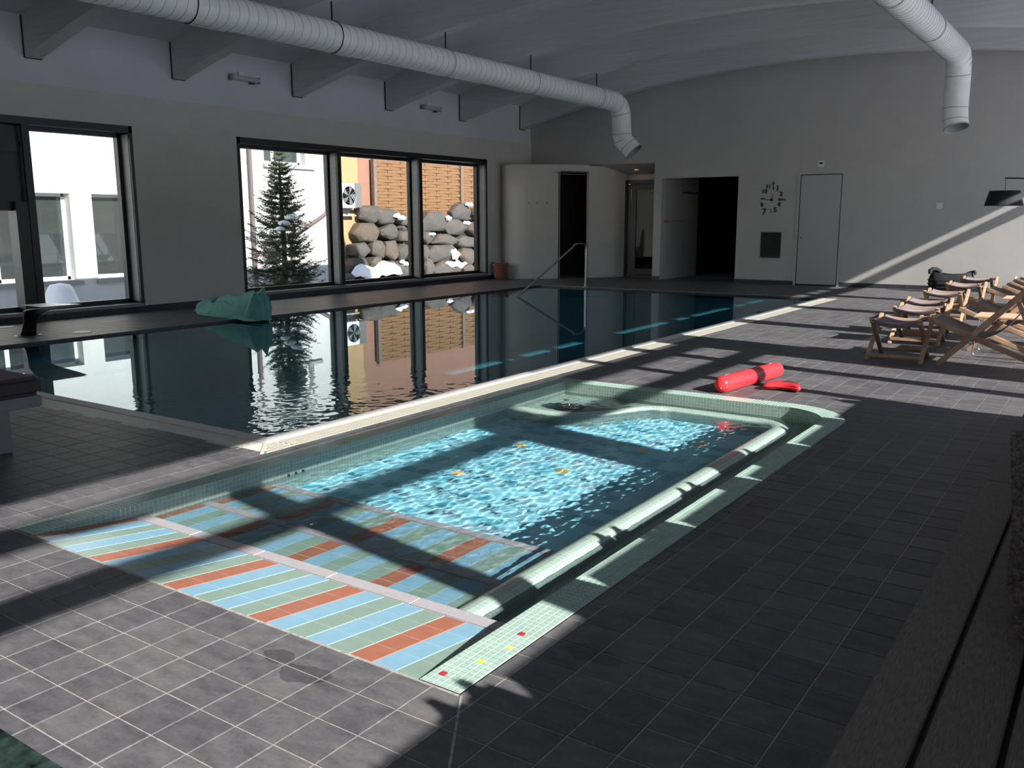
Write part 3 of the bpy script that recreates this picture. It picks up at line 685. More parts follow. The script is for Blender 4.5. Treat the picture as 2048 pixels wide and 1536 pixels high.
tread('tread', 2.80, -.158, 3.20, -.175, 3, 0, -1.955, 'lowest tread under the water', 0)
for y0, z, xr in ((2.36, -.058, ix1_+.0), (2.74, -.100, -1.955), (3.20, -.168, -1.955)):
    L = xr-ix0_; k = 0
    while k*.44 < L: MB().box(ix0_+k*.44+.001, min(ix0_+(k+1)*.44, xr)-.001, y0, y0+.07 if z > -.07 else y0+.06, z-.4, z).build('nosing', M['nosing'], PP, bevel=.003); k += 1
# spa corner: raised floor, drain cover and jets
sf = MB(); sf.quad((ix0_,5.60,-.22),(-2.9,5.60,-.22),(-2.9,iy1_,-.22),(ix0_,iy1_,-.22), uv=[(0,0),(.95,0),(.95,.8),(0,.8)]); 
spoly = [(ix0_,5.63)]+[(x-.02,y+.02) for x, y in reversed(dense) if y > 5.55 and x < -2.95 and x > -3.8]+[(-2.9, 6.25), (-2.9,iy1_), (ix0_,iy1_)]
sm_ = MB(); sm_.add([(x,y,-.20) for x,y in spoly], [tuple(range(len(spoly)))], uvs=[[(x,y) for x,y in spoly]]); sm_.build('spa_floor', M['mint'], PP, label='raised mosaic floor of the spa corner')
dr = MB().lathe([(.001,.05),(.05,.05),(.09,.042),(.11,.02),(.115,-.0)], (-3.52,5.93,-.135), 20)
dr.build('drain_cover', M['black'], PP, label='round black drain cover in the spa corner')
rr_ = MB()
for k in range(8): a = k*math.pi/4; rr_.bar((-3.52+.03*math.cos(a),5.93+.03*math.sin(a),-.082), (-3.52+.1*math.cos(a),5.93+.1*math.sin(a),-.095), .012, .012)
rr_.build('drain_ribs', M['steel'], PP)
for k, (x, y) in enumerate(((-3.72,6.2),(-3.5,6.28),(-3.3,6.22),(-3.15,6.1),(-3.7,6.05),(-3.25,5.98))): MB().lathe([(.001,.012),(.018,.01),(.024,0)], (x,y,-.20), 10).build('jet', M['black'], PP, label='small dark massage jet')
for k in range(3): MB().box(ix0_-.001, ix0_+.004, 3.33+.055*k, 3.345+.055*k, -.10, -.075).build('inlet_slot', M['black'], PP)
# rippled water surface
def hgt(x, y):
    amp = .5
    v = 0
    for k, (fx, fy, ph) in enumerate(WAVES): v += WA[k]*math.sin(fx*x+fy*y+ph)
    nn = mnoise.noise(Vector((x*16, y*16, 0)))*.0007 + mnoise.noise(Vector((x*34, y*34, 5)))*.0003
    return v*amp + nn
WAVES, WA = [], []
for k in range(10):
    lam = R.uniform(.045, .11); a = R.uniform(0, 2*math.pi); WAVES.append((2*math.pi/lam*math.cos(a), 2*math.pi/lam*math.sin(a), R.uniform(0, 6.3))); WA.append(.0034*lam)
M['water2'] = water_mat('paddling pool water', (.93, .99, 1.0))
def watergrid(x0,x1,y0,y1,z,st=.0105, calm=1.0):
    nx, ny_ = int((x1-x0)/st), int((y1-y0)/st)
    return MB().grid([[(x0+(x1-x0)*i/nx, y0+(y1-y0)*j/ny_, z+calm*hgt(x0+(x1-x0)*i/nx, y0+(y1-y0)*j/ny_)) for j in range(ny_+1)] for i in range(nx+1)])
wts = [watergrid(ix0_, -1.25, 2.425, iy1_, PWZ).build('water', M['water2'], PP, label='rippling clear water of the paddling pool')]  # runs on past the rim, buried in the deck, so sun caustics solve
for o in wts:
    try: o.cycles.is_caustics_caster = True
    except Exception: pass
for o in bpy.data.objects:
    if o.type == 'MESH' and o.parent is not None and (o.parent in (PP, SP) or o.parent.parent in (PP,)) and 'water' not in o.name:
        try: o.cycles.is_caustics_receiver = True
        except Exception: pass
#PART2
# ------------------------------------------------------------------ outdoors
def ground(name, x0, x1, z, m): return MB().box(x0, x1, -60, 90, z-.3, z).build(name, M[m], kind='structure')
ground('ground_left', -90, XW-.36, -.75, 'ground'); ground('ground_right', XF+.25, 160, -.15, 'ground')
hill = MB(); hill.grid([[(60+14*i+6*math.sin(j*1.3), -90+22*j, -1+i*i*.55+2.2*mnoise.noise(Vector((i*.8, j*.7, 2)))*i) for j in range(11)] for i in range(8)])
hill.build('ground_hillside', mat('winter meadow', (.16, .17, .10), .9, ns=.12, na=.5), kind='structure')

WBX = -20.5
WB = thing('white_building', 'white plastered building across the yard with rows of dark windows', 'building', (WBX, 10, -.75))
ox, oy, oz = WB.location
def W_(mb): mb.v = [(x-ox, y-oy, z-oz) for x, y, z in mb.v]; return mb
win = [(7.6, 11.65, .0, 2.0), (12.19, 14.6, .0, 2.0), (17.45, 19.0, 2.98, 4.5)]
def wallholes(x0, x1, y0, y1, z0, z1, holes):
    mb = MB(); ys = sorted({y0, y1, *[h[0] for h in holes], *[h[1] for h in holes]})
    for a, b in zip(ys, ys[1:]):
        hs = sorted([h for h in holes if h[0] <= a and h[1] >= b], key=lambda h: h[2]); z = z0
        for h in hs: mb.box(x0, x1, a, b, z, h[2]); z = h[3]
        mb.box(x0, x1, a, b, z, z1)
    return mb
W_(wallholes(WBX-.4, WBX, -8, 20.0, -.75, 7.5, win)).build('wall', M['plaster'], WB)
W_(MB().box(WBX-3, WBX-2.9, -8, 20, -.75, 7.5).box(WBX-2.9, WBX-.4, 7, 15, -.02, 0).box(WBX-2.9, WBX-.4, 7, 20, 2.6, 2.7)).build('room_behind_windows', mat('dim room paint', (.10, .115, .10), .9), WB)
W_(MB().box(WBX-1.0, WBX-.96, 9.25, 9.75, 0, 1.85)).build('curtain', M['curtain'], WB)
for (y0, y1, z0, z1), ms in zip(win, ([10.0], [], [17.98])):
    f = MB(); xg = WBX-.30
    for a, b in ((y0, y0+.07), (y1-.07, y1)): f.box(xg-.04, xg+.04, a, b, z0, z1)
    f.box(xg-.04, xg+.04, y0, y1, z0, z0+.08).box(xg-.04, xg+.04, y0, y1, z1-.07, z1)
    for m in ms: f.box(xg-.04, xg+.04, m-.05, m+.05, z0, z1)
    fr = W_(f).build('window_frame', M['pvc'], WB)
    ed = [y0+.07]+[q for m in ms for q in (m-.05, m+.05)]+[y1-.07]
    for a, b in zip(ed[::2], ed[1::2]): W_(MB().box(xg-.01, xg+.01, a, b, z0+.08, z1-.07)).build('pane', M['wpane'], fr)
    W_(MB().box(WBX-.3, WBX+.08, y0-.05, y1+.13 if z0 < 1 else y1+.33, z0-.12, z0-.02)).build('sill', M['osill'], WB)
for p, lab in (([(WBX+.1, 16.87, -.75), (WBX+.1, 16.87, 6)], None), ([(WBX+.1, 19.75, 6), (WBX+.1, 19.77, 1.72), (WBX+.1, 19.68, 1.58), (WBX+.1, 18.56, 1.02), (WBX+.1, 18.3, .8), (WBX+.1, 18.25, -.75)], None)):
    W_(MB().tube(p, .055, 10)).build('downpipe', M['pipe'], WB)
OB = thing('orange_building', 'apricot plastered building wall beside the slatted garden fence', 'building', (WBX, 20.5, -.75)); ox, oy, oz = OB.location
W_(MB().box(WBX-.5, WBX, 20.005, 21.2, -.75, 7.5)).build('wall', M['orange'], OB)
W_(MB().box(WBX-.6, WBX-.12, 21.2, 33.0, -.75, 7.5)).build('side_wall', M['salmon'], OB, label='stretch of wall behind the fence, its shade painted in as salmon')  # darker salmon puts the wall's shade into its colour
W_(MB().box(WBX, WBX+.22, 20.01, 20.85, 1.50, 1.54).box(WBX, WBX+.03, 20.01, 20.75, 1.54, 1.74)).build('ledge', M['osill'], OB)
AC = thing('ac_unit', 'white outdoor air conditioning unit with a round dark fan on the apricot wall', 'air conditioner', (WBX+.02, 20.4, 1.75))
MB().box(0, .36, -.55, .26, 0, .75).build('casing', M['acw'], AC, bevel=.015)
MB().box(0, .34, .262, .58, .02, .76).build('shaded_side', M['acg'], AC, bevel=.01)  # shaded side of the casing, painted grey on a box of its own
fan = MB(); fan.tube([(.362, .285*math.cos(a), .37+.285*math.sin(a)) for a in [2*math.pi*k/28 for k in range(28)]], .014, 6, closed=True)
for r_ in (.07, .14, .21): fan.tube([(.372, r_*math.cos(a), .37+r_*math.sin(a)) for a in [2*math.pi*k/20 for k in range(20)]], .005, 5, closed=True)
for k in range(3): a = .5+k*math.pi/3; fan.bar((.372, -.28*math.cos(a), .37-.28*math.sin(a)), (.372, .28*math.cos(a), .37+.28*math.sin(a)), .012, .008)
fan.build('fan_guard', M['steel'], AC)
fb = MB()
for k in range(5):
    a = k*1.2566; c = Vector((.361, 0, .37)); d = Vector((0, math.cos(a), math.sin(a))); e = Vector((0, -math.sin(a), math.cos(a)))
    fb.add([c+d*.04, c+d*.26-e*.07+Vector((.004,0,0)), c+d*.26+e*.07+Vector((.008,0,0)), c+d*.04+e*.03], [(0,1,2,3)])
hub = MB().lathe([(.001,0),(.28,0),(.28,.002),(.001,.003)], n=28); hub.v = [(.360+z*0, x, .37+y) for x, y, z in hub.v]
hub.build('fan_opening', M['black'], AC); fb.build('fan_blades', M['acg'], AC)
for y in (-.4, .15): MB().box(0, .34, y, y+.04, -.06, 0).build('bracket', M['osill'], AC)

FN = thing('garden_fence', 'honey coloured woven slat fence on top of the boulder wall', 'fence', (WBX, 22, 1.4)); ox, oy, oz = FN.location
posts = [21.92, 24.23+2.3, 31.0]
fzs = 1.40
for y in posts: W_(MB().box(WBX-.05, WBX+.09, y-.075, y+.075, fzs-.1, 3.34)).build('post', M['post'], FN, bevel=.006)
sc_ = {}
for pnl, (ya, yb) in enumerate(zip(posts, posts[1:])):
    ya += .075; yb -= .075; L = yb-ya; nb_ = 7
    for k in range(19):
        sgn = 1 if k % 2 else -1
        kk = (pnl, sgn)
        if kk not in sc_:
            G = []
            for i in range(nb_*4+1):
                y = L*i/(nb_*4); x = sgn*.020*math.cos(math.pi*i/4)
                G.append([(x+.005, y, .002), (x+.005, y, .096), (x-.005, y, .096), (x-.005, y, .002), (x+.005, y, .002)])
            mb = MB(); mb.grid(G, smooth=False); sc_[kk] = mb.mesh('slat', M['fence'])
        link('slat', sc_[kk], FN, loc=(0, ya-oy, fzs+k*.1005-oz))
    for i in range(1, nb_): W_(MB().box(WBX-.010, WBX+.010, ya+L*i/nb_-.014, ya+L*i/nb_+.014, fzs, 3.32)).build('batten', M['fence'], FN)

SW = thing('boulder_wall', 'dry boulder retaining wall of brown and grey stones', 'wall', (-20.2, 23.5, -.75)); ox, oy, oz = SW.location
STONES = [(-20.31,21.52,1.56,1.05,0.54),(-20.30,22.15,1.49,1.13,0.50),(-20.28,23.03,1.38,0.75,0.36),(-20.27,24.71,1.33,1.42,0.65),(-20.32,26.30,1.65,1.17,0.59),(-20.22,21.25,0.98,1.18,0.57),(-20.22,22.26,1.00,0.87,0.46),(-20.20,22.96,0.85,0.59,0.39),(-20.24,22.93,1.10,0.35,0.18),(-20.19,24.21,0.77,0.63,0.43),(-20.18,25.19,0.68,1.38,0.40),(-20.24,25.83,1.12,1.51,0.53),(-20.17,26.35,0.59,0.94,0.45),(-20.24,27.00,1.06,0.82,0.46),(-20.13,20.88,0.42,0.67,0.52),(-20.13,21.63,0.44,0.66,0.55),(-20.12,22.27,0.36,0.72,0.64),(-20.12,22.75,0.32,0.63,0.54),(-20.11,23.91,0.24,0.33,0.53),(-20.11,24.90,0.22,1.67,0.57),(-20.10,26.33,0.04,0.95,0.60),(-20.05,20.60,-0.03,0.89,0.46),(-20.05,21.45,-0.07,0.59,0.53),(-20.05,21.96,-0.13,0.60,0.51),(-20.04,22.64,-0.23,0.78,0.52),(-20.04,24.05,-0.24,0.55,0.59),(-20.04,25.06,-0.33,1.60,0.52),(-20.03,26.29,-0.43,0.85,0.40),(-19.99,20.17,-0.38,0.34,0.27),(-20.26,23.65,1.28,0.78,0.53),(-20.19,23.55,0.77,0.77,0.45),(-20.11,23.40,0.27,0.77,0.55),(-20.03,23.39,-0.28,0.82,0.50),(-19.97,20.89,-0.54,1.17,0.32),(-19.97,22.18,-0.64,1.42,0.33),(-19.97,23.65,-0.73,1.54,0.32),(-19.97,25.53,-0.80,2.24,0.31),(-20.31,27.62,1.63,1.20,0.55),(-20.17,27.43,0.55,1.14,0.50),(-20.10,27.35,0.00,1.09,0.55),(-20.03,27.25,-0.50,1.09,0.41)]
for (x, y, z, wd, h) in STONES:
    bm = bmesh.new(); rs = random.Random(int(y*1000+z*77))
    nside = rs.choice((5, 6, 6, 7)); ang = [2*math.pi*(k+rs.uniform(-.28,.28))/nside+rs.uniform(-.2,.2) for k in range(nside)]
    for lay, (dx, sc2) in enumerate(((.26, .74), (.17, 1.0), (-.25, .95))):
        for a in ang:
            c, s_ = math.cos(a), math.sin(a); rr2 = 1/max(abs(c)**1.0, abs(s_)**1.0)**.62
            bm.verts.new((dx+rs.uniform(-.05,.05), c*rr2*wd*.545*sc2*rs.uniform(.9,1.04), s_*rr2*h*.575*sc2*rs.uniform(.9,1.04)))
    for k in range(2): bm.verts.new((.27+rs.uniform(0,.06), rs.uniform(-.2,.2)*wd, rs.uniform(-.2,.2)*h))
    bmesh.ops.convex_hull(bm, input=bm.verts)
    bmesh.ops.bevel(bm, geom=list(bm.edges), offset=.022, segments=1, affect='EDGES', clamp_overlap=True)
    me = bpy.data.meshes.new('stone'); bm.to_mesh(me); bm.free(); me.materials.append(M['stone'])
    link('stone', me, SW, loc=(x-ox-.12, y-oy, z-oz))
W_(MB().box(-20.60, -20.42, 21.25, 28.5, -.75, 1.29)).build('rubble_core', mat('dark rubble', (.035, .03, .027), .9, ns=6, na=.4, bs=8, ba=1, bd=.1), SW)
SNW = [(-19.77,21.28,-0.29,2.40,0.50),(-20.05,26.52,1.93,0.47,0.11),(-20.05,22.68,1.49,0.60,0.15),(-20.04,25.25,1.45,0.25,0.16),(-19.86,25.39,0.20,0.45,0.33),(-19.81,25.41,-0.16,1.27,0.22),(-19.96,24.20,0.90,0.23,0.08),(-19.82,22.59,-0.01,0.39,0.13),(-20.01,26.30,1.27,0.38,0.11)]
SLAB = ['big heap of snow at the foot of the boulder wall', 'snow cap on the topmost right boulder', 'snow patch on the boulder left of the second mullion', 'small snow patch in a gap just right of the widest top boulder', 'tall snow streak between boulders in the right window', 'flat snow streak below the tall one in the right window', 'tiny snow bit under the flat brown boulder', 'snow wedge low beside the second mullion', 'thin snow strip under the top right boulder']
for (x, y, z, wd, h), lab in zip(SNW, SLAB):
    rs = random.Random(int(y*100)); G = []
    for i in range(13):
        t = i/12*2-1; row = []
        for j in range(9):
            a = math.pi*j/8; rr2 = math.sqrt(max(0, 1-t*t))*(1+.7*mnoise.noise(Vector((t*2.6, j*.5, y))))
            row.append((math.sin(a)*.16*rr2-.02, t*wd/2, -math.cos(a)*h/2*rr2+.45*h*mnoise.noise(Vector((t*2.2, y, 1)))))
        G.append(row)
    o = MB().grid(G).build('snow_patch', M['snow']); o.location = (x-.05, y, z); tag(o, lab, 'snow', 'snow lying on the boulder wall')
o = MB().lathe([(.62, -.5), (.42, 0), (.25, .45), (.2, .52), (.001, .56)], n=16).build('snow_heap', M['snow']); o.location = (-18.9, 10.35, -.5); tag(o, 'white snow covered cone standing below the white building window sill', 'snow')

# spruce
SPR = thing('spruce_tree', 'young dark green spruce tree outside the left pane of the triple window', 'tree', (-16.0, 14.05, -.75))
MB().tube([(0,0,0), (.02,.01,1.5), (0,0,3.0), (0,0,3.75)], .06, 8, rs=[.075,.055,.03,.008]).build('trunk', M['bark'], SPR)
nd = MB(); rs = random.Random(3)
def spray(p, d, L, wid):
    p = Vector(p); d = Vector(d).normalized(); n = max(4, int(L/.020)); side = d.cross(Vector((0,0,1))).normalized(); upv = side.cross(d)
    for k in range(n):
        t = (k+.5)/n; c = p+d*L*t; ln = wid*(1.05-.55*t)
        for s_ in (-1, 1):
            e = d*.6+side*s_*rs.uniform(.2,1)+upv*rs.uniform(-.9,.9); e.normalize(); q = c+e*ln; b_ = d*.0085+upv*.002
            nd.add([c-b_, c+b_, q], [(0,1,2)])
    nd.add([p-side*.004, p+side*.004, p+d*L], [(0,1,2)])
z = .25
while z < 3.62:
    f = (3.75-z)/3.5; Rr = .06+1.30*f**.85; nb2 = int(7+7*f); a0 = rs.uniform(0, 6)
    for k in range(nb2):
        a = a0+2*math.pi*(k+rs.uniform(-.4,.4))/nb2; L = Rr*rs.uniform(.55,1.15); rise = .55-.75*f+rs.uniform(-.16,.16); dr_ = Vector((math.cos(a), math.sin(a), 0))
        pts = []
        for i in range(6):
            t = i/5; pts.append(Vector((0,0,z))+dr_*L*t+Vector((0,0,L*(rise*t-.25*t+.38*t*t*(.4+f)))))
        for i in range(5):
            p, q = pts[i], pts[i+1]; d = q-p; sw = .065
            spray(p, d, d.length, sw)
            if L > .25:
                sd = d.cross(Vector((0,0,1))).normalized()
                for s_ in (-1, 1):
                    for u_ in (.15, .5, .85):
                        tl = L*(.44*(1-(i+u_)/5.4))*rs.uniform(.6,1.1)
                        if tl > .05 and i+u_ > .6: spray(p+d*u_, d.normalized()*.75+sd*s_*.85+Vector((0,0,rs.uniform(-.75,.35))), tl, .062)
    z += rs.uniform(.10,.155)*(1.1 if f > .5 else .85)
nd.build('needles', M['needle'], SPR, kind='stuff')
sn = MB(); 
for (y, z_, r_) in ((-.42,2.05,.15),(-.25,2.17,.13),(-.55,1.93,.12)):
    sn.lathe([(.001,r_*.5),(r_*.6,r_*.35),(r_,0),(r_*.7,-r_*.25)], (.55, y, z_), 10)
sn.build('snow_load', M['snow'], SPR, label='clump of snow resting on the branches')

# ------------------------------------------------------------------ ceiling ducts, wall lights
def duct(label, x, z, y0, path_end, rad):
    t = thing('ventilation_duct', label, 'duct', (x, y0, z))
    P = [Vector((x, YB, z)), Vector((x, y0, z))]+[Vector(p) for p in path_end]; L = [p-t.location for p in P]
    # smooth tube
    dense_ = []
    for a, b_ in zip(L, L[1:]):
        n = max(1, int((b_-a).length/.12)); dense_ += [a+(b_-a)*k/n for k in range(n)]
    dense_.append(L[-1])
    MB().tube(dense_, rad, 28, cap=False).build('pipe', M['duct'], t)
    MB().tube(dense_, rad-.012, 20, cap=False).build('pipe_lining', M['seam'], t)
    # spiral lock seams: thin rings, tilted
    sm2 = MB(); yy = YB+.2
    while yy < y0-.1:
        sm2.tube([(rad*1.004*math.cos(a), yy-y0+.05*math.cos(a), rad*1.004*math.sin(a)) for a in [2*math.pi*k/24 for k in range(24)]], .0035, 4, closed=True); yy += .14
    for i in range(len(L)-1, 1, -1):
        d = (L[i]-L[i-1]).normalized(); u_ = d.cross(Vector((1,0,0))); u_ = u_.normalized() if u_.length > .1 else Vector((0,0,1)); v_ = d.cross(u_)
        sm2.tube([L[i]-d*.01+(u_*math.cos(a)+v_*math.sin(a))*rad*1.008 for a in [2*math.pi*k/24 for k in range(24)]], .006, 5, closed=True)
    sm2.build('seams', M['seam'], t, kind='stuff')
    # hangers at the beams
    for by in BEAMS:
        if by > y0-.1 or by < -1: continue
        h = MB(); zt = zarch(x)-z
        h.tube([(0, by-y0, rad), (0, by-y0, zt+.01)], .012, 6).build('hanger', M['black'], t)
        MB().tube([((rad+.006)*math.cos(a), by-y0, (rad+.006)*math.sin(a)) for a in [2*math.pi*k/28 for k in range(28)]], .007, 5, closed=True).build('clamp_ring', M['black' if by < 9 else 'seam'], t)
    # slot outlets along the lower flank
    yy = 1.0
    for k in range(7):
        yo = 15.4-k*2.1
        if yo < 1 or yo > y0-.5: continue
        s = MB(); a = math.radians(205 if x > -5 else 245); c = Vector((rad*math.cos(a), yo-y0, rad*math.sin(a))); nn = Vector((math.cos(a),0,math.sin(a))); tt = Vector((-nn.z,0,nn.x))
        ps = [c+nn*.006+tt*u*.045+Vector((0,w_*.26,0)) for u, w_ in ((-1,-1),(1,-1),(1,1),(-1,1))]; pi_ = [p-nn*.03 for p in ps]
        s.add(ps+pi_, [(0,1,2,3),(0,4,5,1),(1,5,6,2),(2,6,7,3),(3,7,4,0)]); s.build('slot_outlet', M['seam'], t)
    return t
duct('long white spiral air duct on the left, ending in a bend above the shower room', -9.05, 3.76, 16.75, [(-9.04,16.95,3.74),(-9.02,17.08,3.66),(-9.0,17.12,3.5),(-8.98,17.14,3.1),(-8.95,17.16,2.98),(-8.84,17.18,2.86),(-8.72,17.2,2.74)], .20)
duct('white spiral air duct on the right, bending straight down before the far wall', -2.55, 3.93, 15.95, [(-2.55,16.15,3.90),(-2.55,16.27,3.80),(-2.55,16.31,3.6),(-2.55,16.31,3.1),(-2.53,16.28,2.9),(-2.50,16.25,2.79)], .19)
for y, lab in ((10.22, 'emergency strip light high on the left wall, nearer one between beams'), (15.04, 'emergency strip light high on the left wall, farther one near the corner')):
    t = thing('strip_light', lab, 'light', (XW, y, 3.70), group='strip lights on the upper wall')
    MB().box(0, .05, -.31, .27, -.075, .0).build('housing', M['tube'], t, bevel=.01)
    MB().tube([(.085,-.28,-.035), (.085,.24,-.035)], .035, 10).build('lamp_tube', M['tube'], t)
    MB().box(.0, .12, -.31, -.27, -.085, .02).build('end_cap', M['seam'], t, bevel=.004)
    MB().prism([(0,.25),(.11,.25),(.0,.34)], -.08, .01).build('end_cap', M['seam'], t)
    MB().box(0, .03, -.12, -.02, 0, .07).build('bracket', M['plast'], t)
    MB().box(.0, .06, .10, .18, -.105, -.075).build('sensor', M['grille'], t)

# ------------------------------------------------------------------ things on the far wall
yw = YF
CK = thing('wall_clock', 'large wall clock of separate black numerals and words stuck on the far wall', 'clock', (-6.34, yw-.001, 1.765))
def text(name, s, x, z, size, par, m, rot=0):
    cu = bpy.data.curves.new(name, 'FONT'); cu.body = s; cu.size = size; cu.align_x = 'CENTER'; cu.align_y = 'CENTER'; cu.extrude = .004; cu.offset = size*.030
    cu.materials.append(m); o = bpy.data.objects.new(name, bpy.data.meshes.new_from_object(bpy.data.objects.new('tmp', cu))); C.objects.link(o); o.parent = par; o.location = (x, -.004, z); o.rotation_euler = (math.pi/2, rot, 0); return o
kx = .0104*1.22; kz = .0104*1.22
def ck(px, py): return ((px-455)*.00106, (612-py)*.00108)
for s, px, py, sz in (('1',565,400,.165),('2',640,505,.13),('three',660,608,.075),('4',608,705,.14),('5',538,808,.14),('7',312,842,.185),('8',265,706,.12),('nine',283,588,.062),('10',305,452,.12),('11',378,360,.12)):
    x, z = ck(px, py); text('numeral', s, x, z, sz*.96, CK, M['black'])
for k, s in enumerate(('t','w','e','l','v','e')): x, z = ck(480, 275+k*28); text('numeral', s, x, z, .058, CK, M['black'])
for k, s in enumerate(('s','i','x')): x, z = ck(450, 790+k*26); text('numeral', s, x, z, .056, CK, M['black'])
MB().bar((.01,-.012,0), (-.125,-.012,.0), .010, .004, (0,1,0)).build('minute_hand', M['black'], CK)
MB().bar((-.005,-.016,-.01), (.035,-.016,.10), .012, .004, (0,1,0)).build('hour_hand', M['black'], CK)
hb = MB().lathe([(.001,.02),(.028,.018),(.03,0)], n=16); hb.v = [(x, -z, y) for x, y, z in hb.v]; hb.build('hub', M['black'], CK)
VG = thing('vent_grille', 'dark rectangular vent grille low on the far wall under the clock', 'vent', (-6.315, yw-.001, .825))
f = MB()
for a in ((-.217,.217,-.27,-.25),(-.217,.217,.25,.27),(-.217,-.2,-.25,.25),(.2,.217,-.25,.25)): f.box(a[0],a[1],-.014,0,a[2],a[3])
f.build('frame', M['grille'], VG); MB().box(-.2,.2,-.003,0,-.25,.25).build('backing', M['black'], VG)
for k in range(16): MB().bar((-.2,-.008,-.238+k*.0318), (.2,-.008,-.238+k*.0318), .004, .012, (0,1,.6)).build('slat', M['grille'], VG)
TH = thing('thermostat', 'small white thermostat with a dark display above the grey door', 'thermostat', (-5.35, yw-.001, 2.467))
MB().box(-.065,.065,-.025,0,-.062,.062).build('case', M['plast'], TH, bevel=.006); MB().box(-.035,.03,-.028,-.024,-.008,.028).build('display', M['black'], TH)
LS = thing('light_switch', 'white square light switch alone on the far wall right of the door', 'switch', (-3.09, yw-.001, 1.605))
MB().box(-.056,.056,-.012,0,-.056,.056).build('plate', M['plast'], LS, bevel=.004); MB().box(-.04,.04,-.017,-.011,-.04,.04).build('rocker', M['plast'], LS, bevel=.003)

# ------------------------------------------------------------------ deck things
HR = thing('pool_handrail', 'bent stainless steel handrail dipping into the far end of the swimming pool', 'handrail', (-9.15, 15.98, 0))
MB().tube([(0,0,-.006),(0,0,.76),(0,-.012,.82),(0,-.05,.865),(0,-.11,.88),(0,-.38,.885),(0,-.45,.87),(0,-.50,.83),(0,-2.45,.0),(0,-2.9,-.20)], .021, 12).build('rail', M['steel'], HR)
MB().lathe([(.05,0),(.05,.008),(.024,.012)], n=16).build('flange', M['steel'], HR)
SPT = thing('water_spout', 'dark metal waterfall spout curving over the pool edge at the left', 'pool spout', (-10.86, 5.5, 0))
secs = [(0,0,.085,.10),(.03,.06,.07,.085),(.07,.14,.06,.08),(.10,.21,.06,.085),(.15,.27,.055,.11),(.24,.315,.04,.15),(.42,.350,.022,.20),(.62,.372,.014,.23),(.80,.392,.010,.24)]
G = []
for i, (x, z, th, hw) in enumerate(secs):
    a = Vector(secs[max(i-1,0)][:2]); b_ = Vector(secs[min(i+1,len(secs)-1)][:2]); d = (b_-a).normalized(); n_ = Vector((-d.y, d.x))*th/2
    ring_ = []
    for k in range(17):
        an = 2*math.pi*k/16; ca, sa = math.cos(an), math.sin(an); u_ = math.copysign(abs(ca)**.5, ca)*hw; v_ = math.copysign(abs(sa)**.7, sa)
        ring_.append((x+n_.x*v_, u_, z+n_.y*v_))
    G.append(ring_)
s = MB().grid([list(r) for r in G]); s.add(G[-1][:-1], [tuple(range(16))]); s.build('spout', M['dsteel'], SPT, recalc=True)
s = MB(); s.add([(.20,-.15,.392),(.20,.15,.392),(.80,.235,.405),(.80,-.235,.405)], [(0,3,2,1)]); s.build('spout_tray', mat('sky toned steel', (.80, .83, .90), .35, .6), SPT, label='flat outlet tray, coloured pale for the sky it mirrors')  # pale bluish base colour stands in for the sky reflected in the tray
MB().lathe([(.15,0),(.15,.008),(.12,.012)], n=20).build('base_plate', M['dsteel'], SPT)
for (x, y), lab in (((-10.62, 6.05), 'round white lid set in the deck right of the water spout'), ((-12.0, 5.8), 'round white lid set in the deck behind the spout by the window'), ((-11.02, 5.62), 'small round steel lid right at the foot of the spout')):
    t = thing('deck_inlet', lab, 'lid', (x, y, 0), group='round lids in the pool deck'); r_ = .11 if 'white' in lab else .05
    MB().lathe([(.001,.008),(r_*.8,.008),(r_,.003),(r_,-.004)], n=20).build('cover', M['plast'] if 'white' in lab else M['steel'], t)
    MB().lathe([(r_*.35,.009),(r_*.4,.010),(r_*.45,.009)], n=16).build('ring', M['seam'], t)
# teal sheet
TS = MB(); G = []
NU, NV = 56, 30
def tsheet(u, v):
    # u along the heap, v across; the ridge climbs to a pointed corner on the right
    ax = Vector((-11.62+1.62*u, 8.72-.50*u, 0)); nrm_ = Vector((.30, 1, 0)).normalized()
    hh = (.16+.09*math.sin(min(1, u*2.2)*math.pi/2)+.20*max(0, u-.35)**1.3*1.5)*min(1, u*9+.25)
    hw = .16+.26*math.sin(math.pi*min(1, .12+u*.9))**.8*(1-.35*u)
    a = v*math.pi/2; c = math.cos(a); f1 = mnoise.noise(Vector((u*5, v*2.2, 0))); f2 = mnoise.noise(Vector((u*13, v*7+u*4, 3)))
    cr = abs(math.sin(v*5.5+u*4.2+f1*2.2))**.5
    z_ = hh*c**.75*(.66+.42*cr)+.035*f2*c
    lean = .26*max(0, u-.3)*c
    p = ax+nrm_*math.sin(a)*hw*(1+.18*f1)+Vector((lean+.05*f2*c, .02*f1, 0))
    return (p.x, p.y, max(.004, z_))
for i in range(NU+1): G.append([tsheet(i/NU, j/NV*2-1) for j in range(NV+1)])
TS.grid(G)
# closing hems at both ends, and a wet corner trailing onto the water
for row, dx in ((G[0], -.03), (G[-1], .05)):
    base_ = [(x+dx*(1-abs(j/NV*2-1)), y, .004) for j, (x, y, z) in enumerate(row)]
    mid_ = [((x+bx)/2+dx*.8, (y+by)/2, z*.55) for (x, y, z), (bx, by, bz) in zip(row, base_)]
    TS.grid([row, mid_, base_])
TS.grid([[(-10.30+.66*i/8, 7.98+.20*j/4*(1-.1*i)+.03*math.sin(i*.9), .010+.045*(1-abs(j-2)/2)*(1-i/9)+.006*math.sin(i+j)) for j in range(5)] for i in range(9)])
o = TS.build('teal_sheet', M['tealc']); tag(o, 'crumpled teal fabric sheet lying over the window-side edge of the swimming pool', 'sheet')
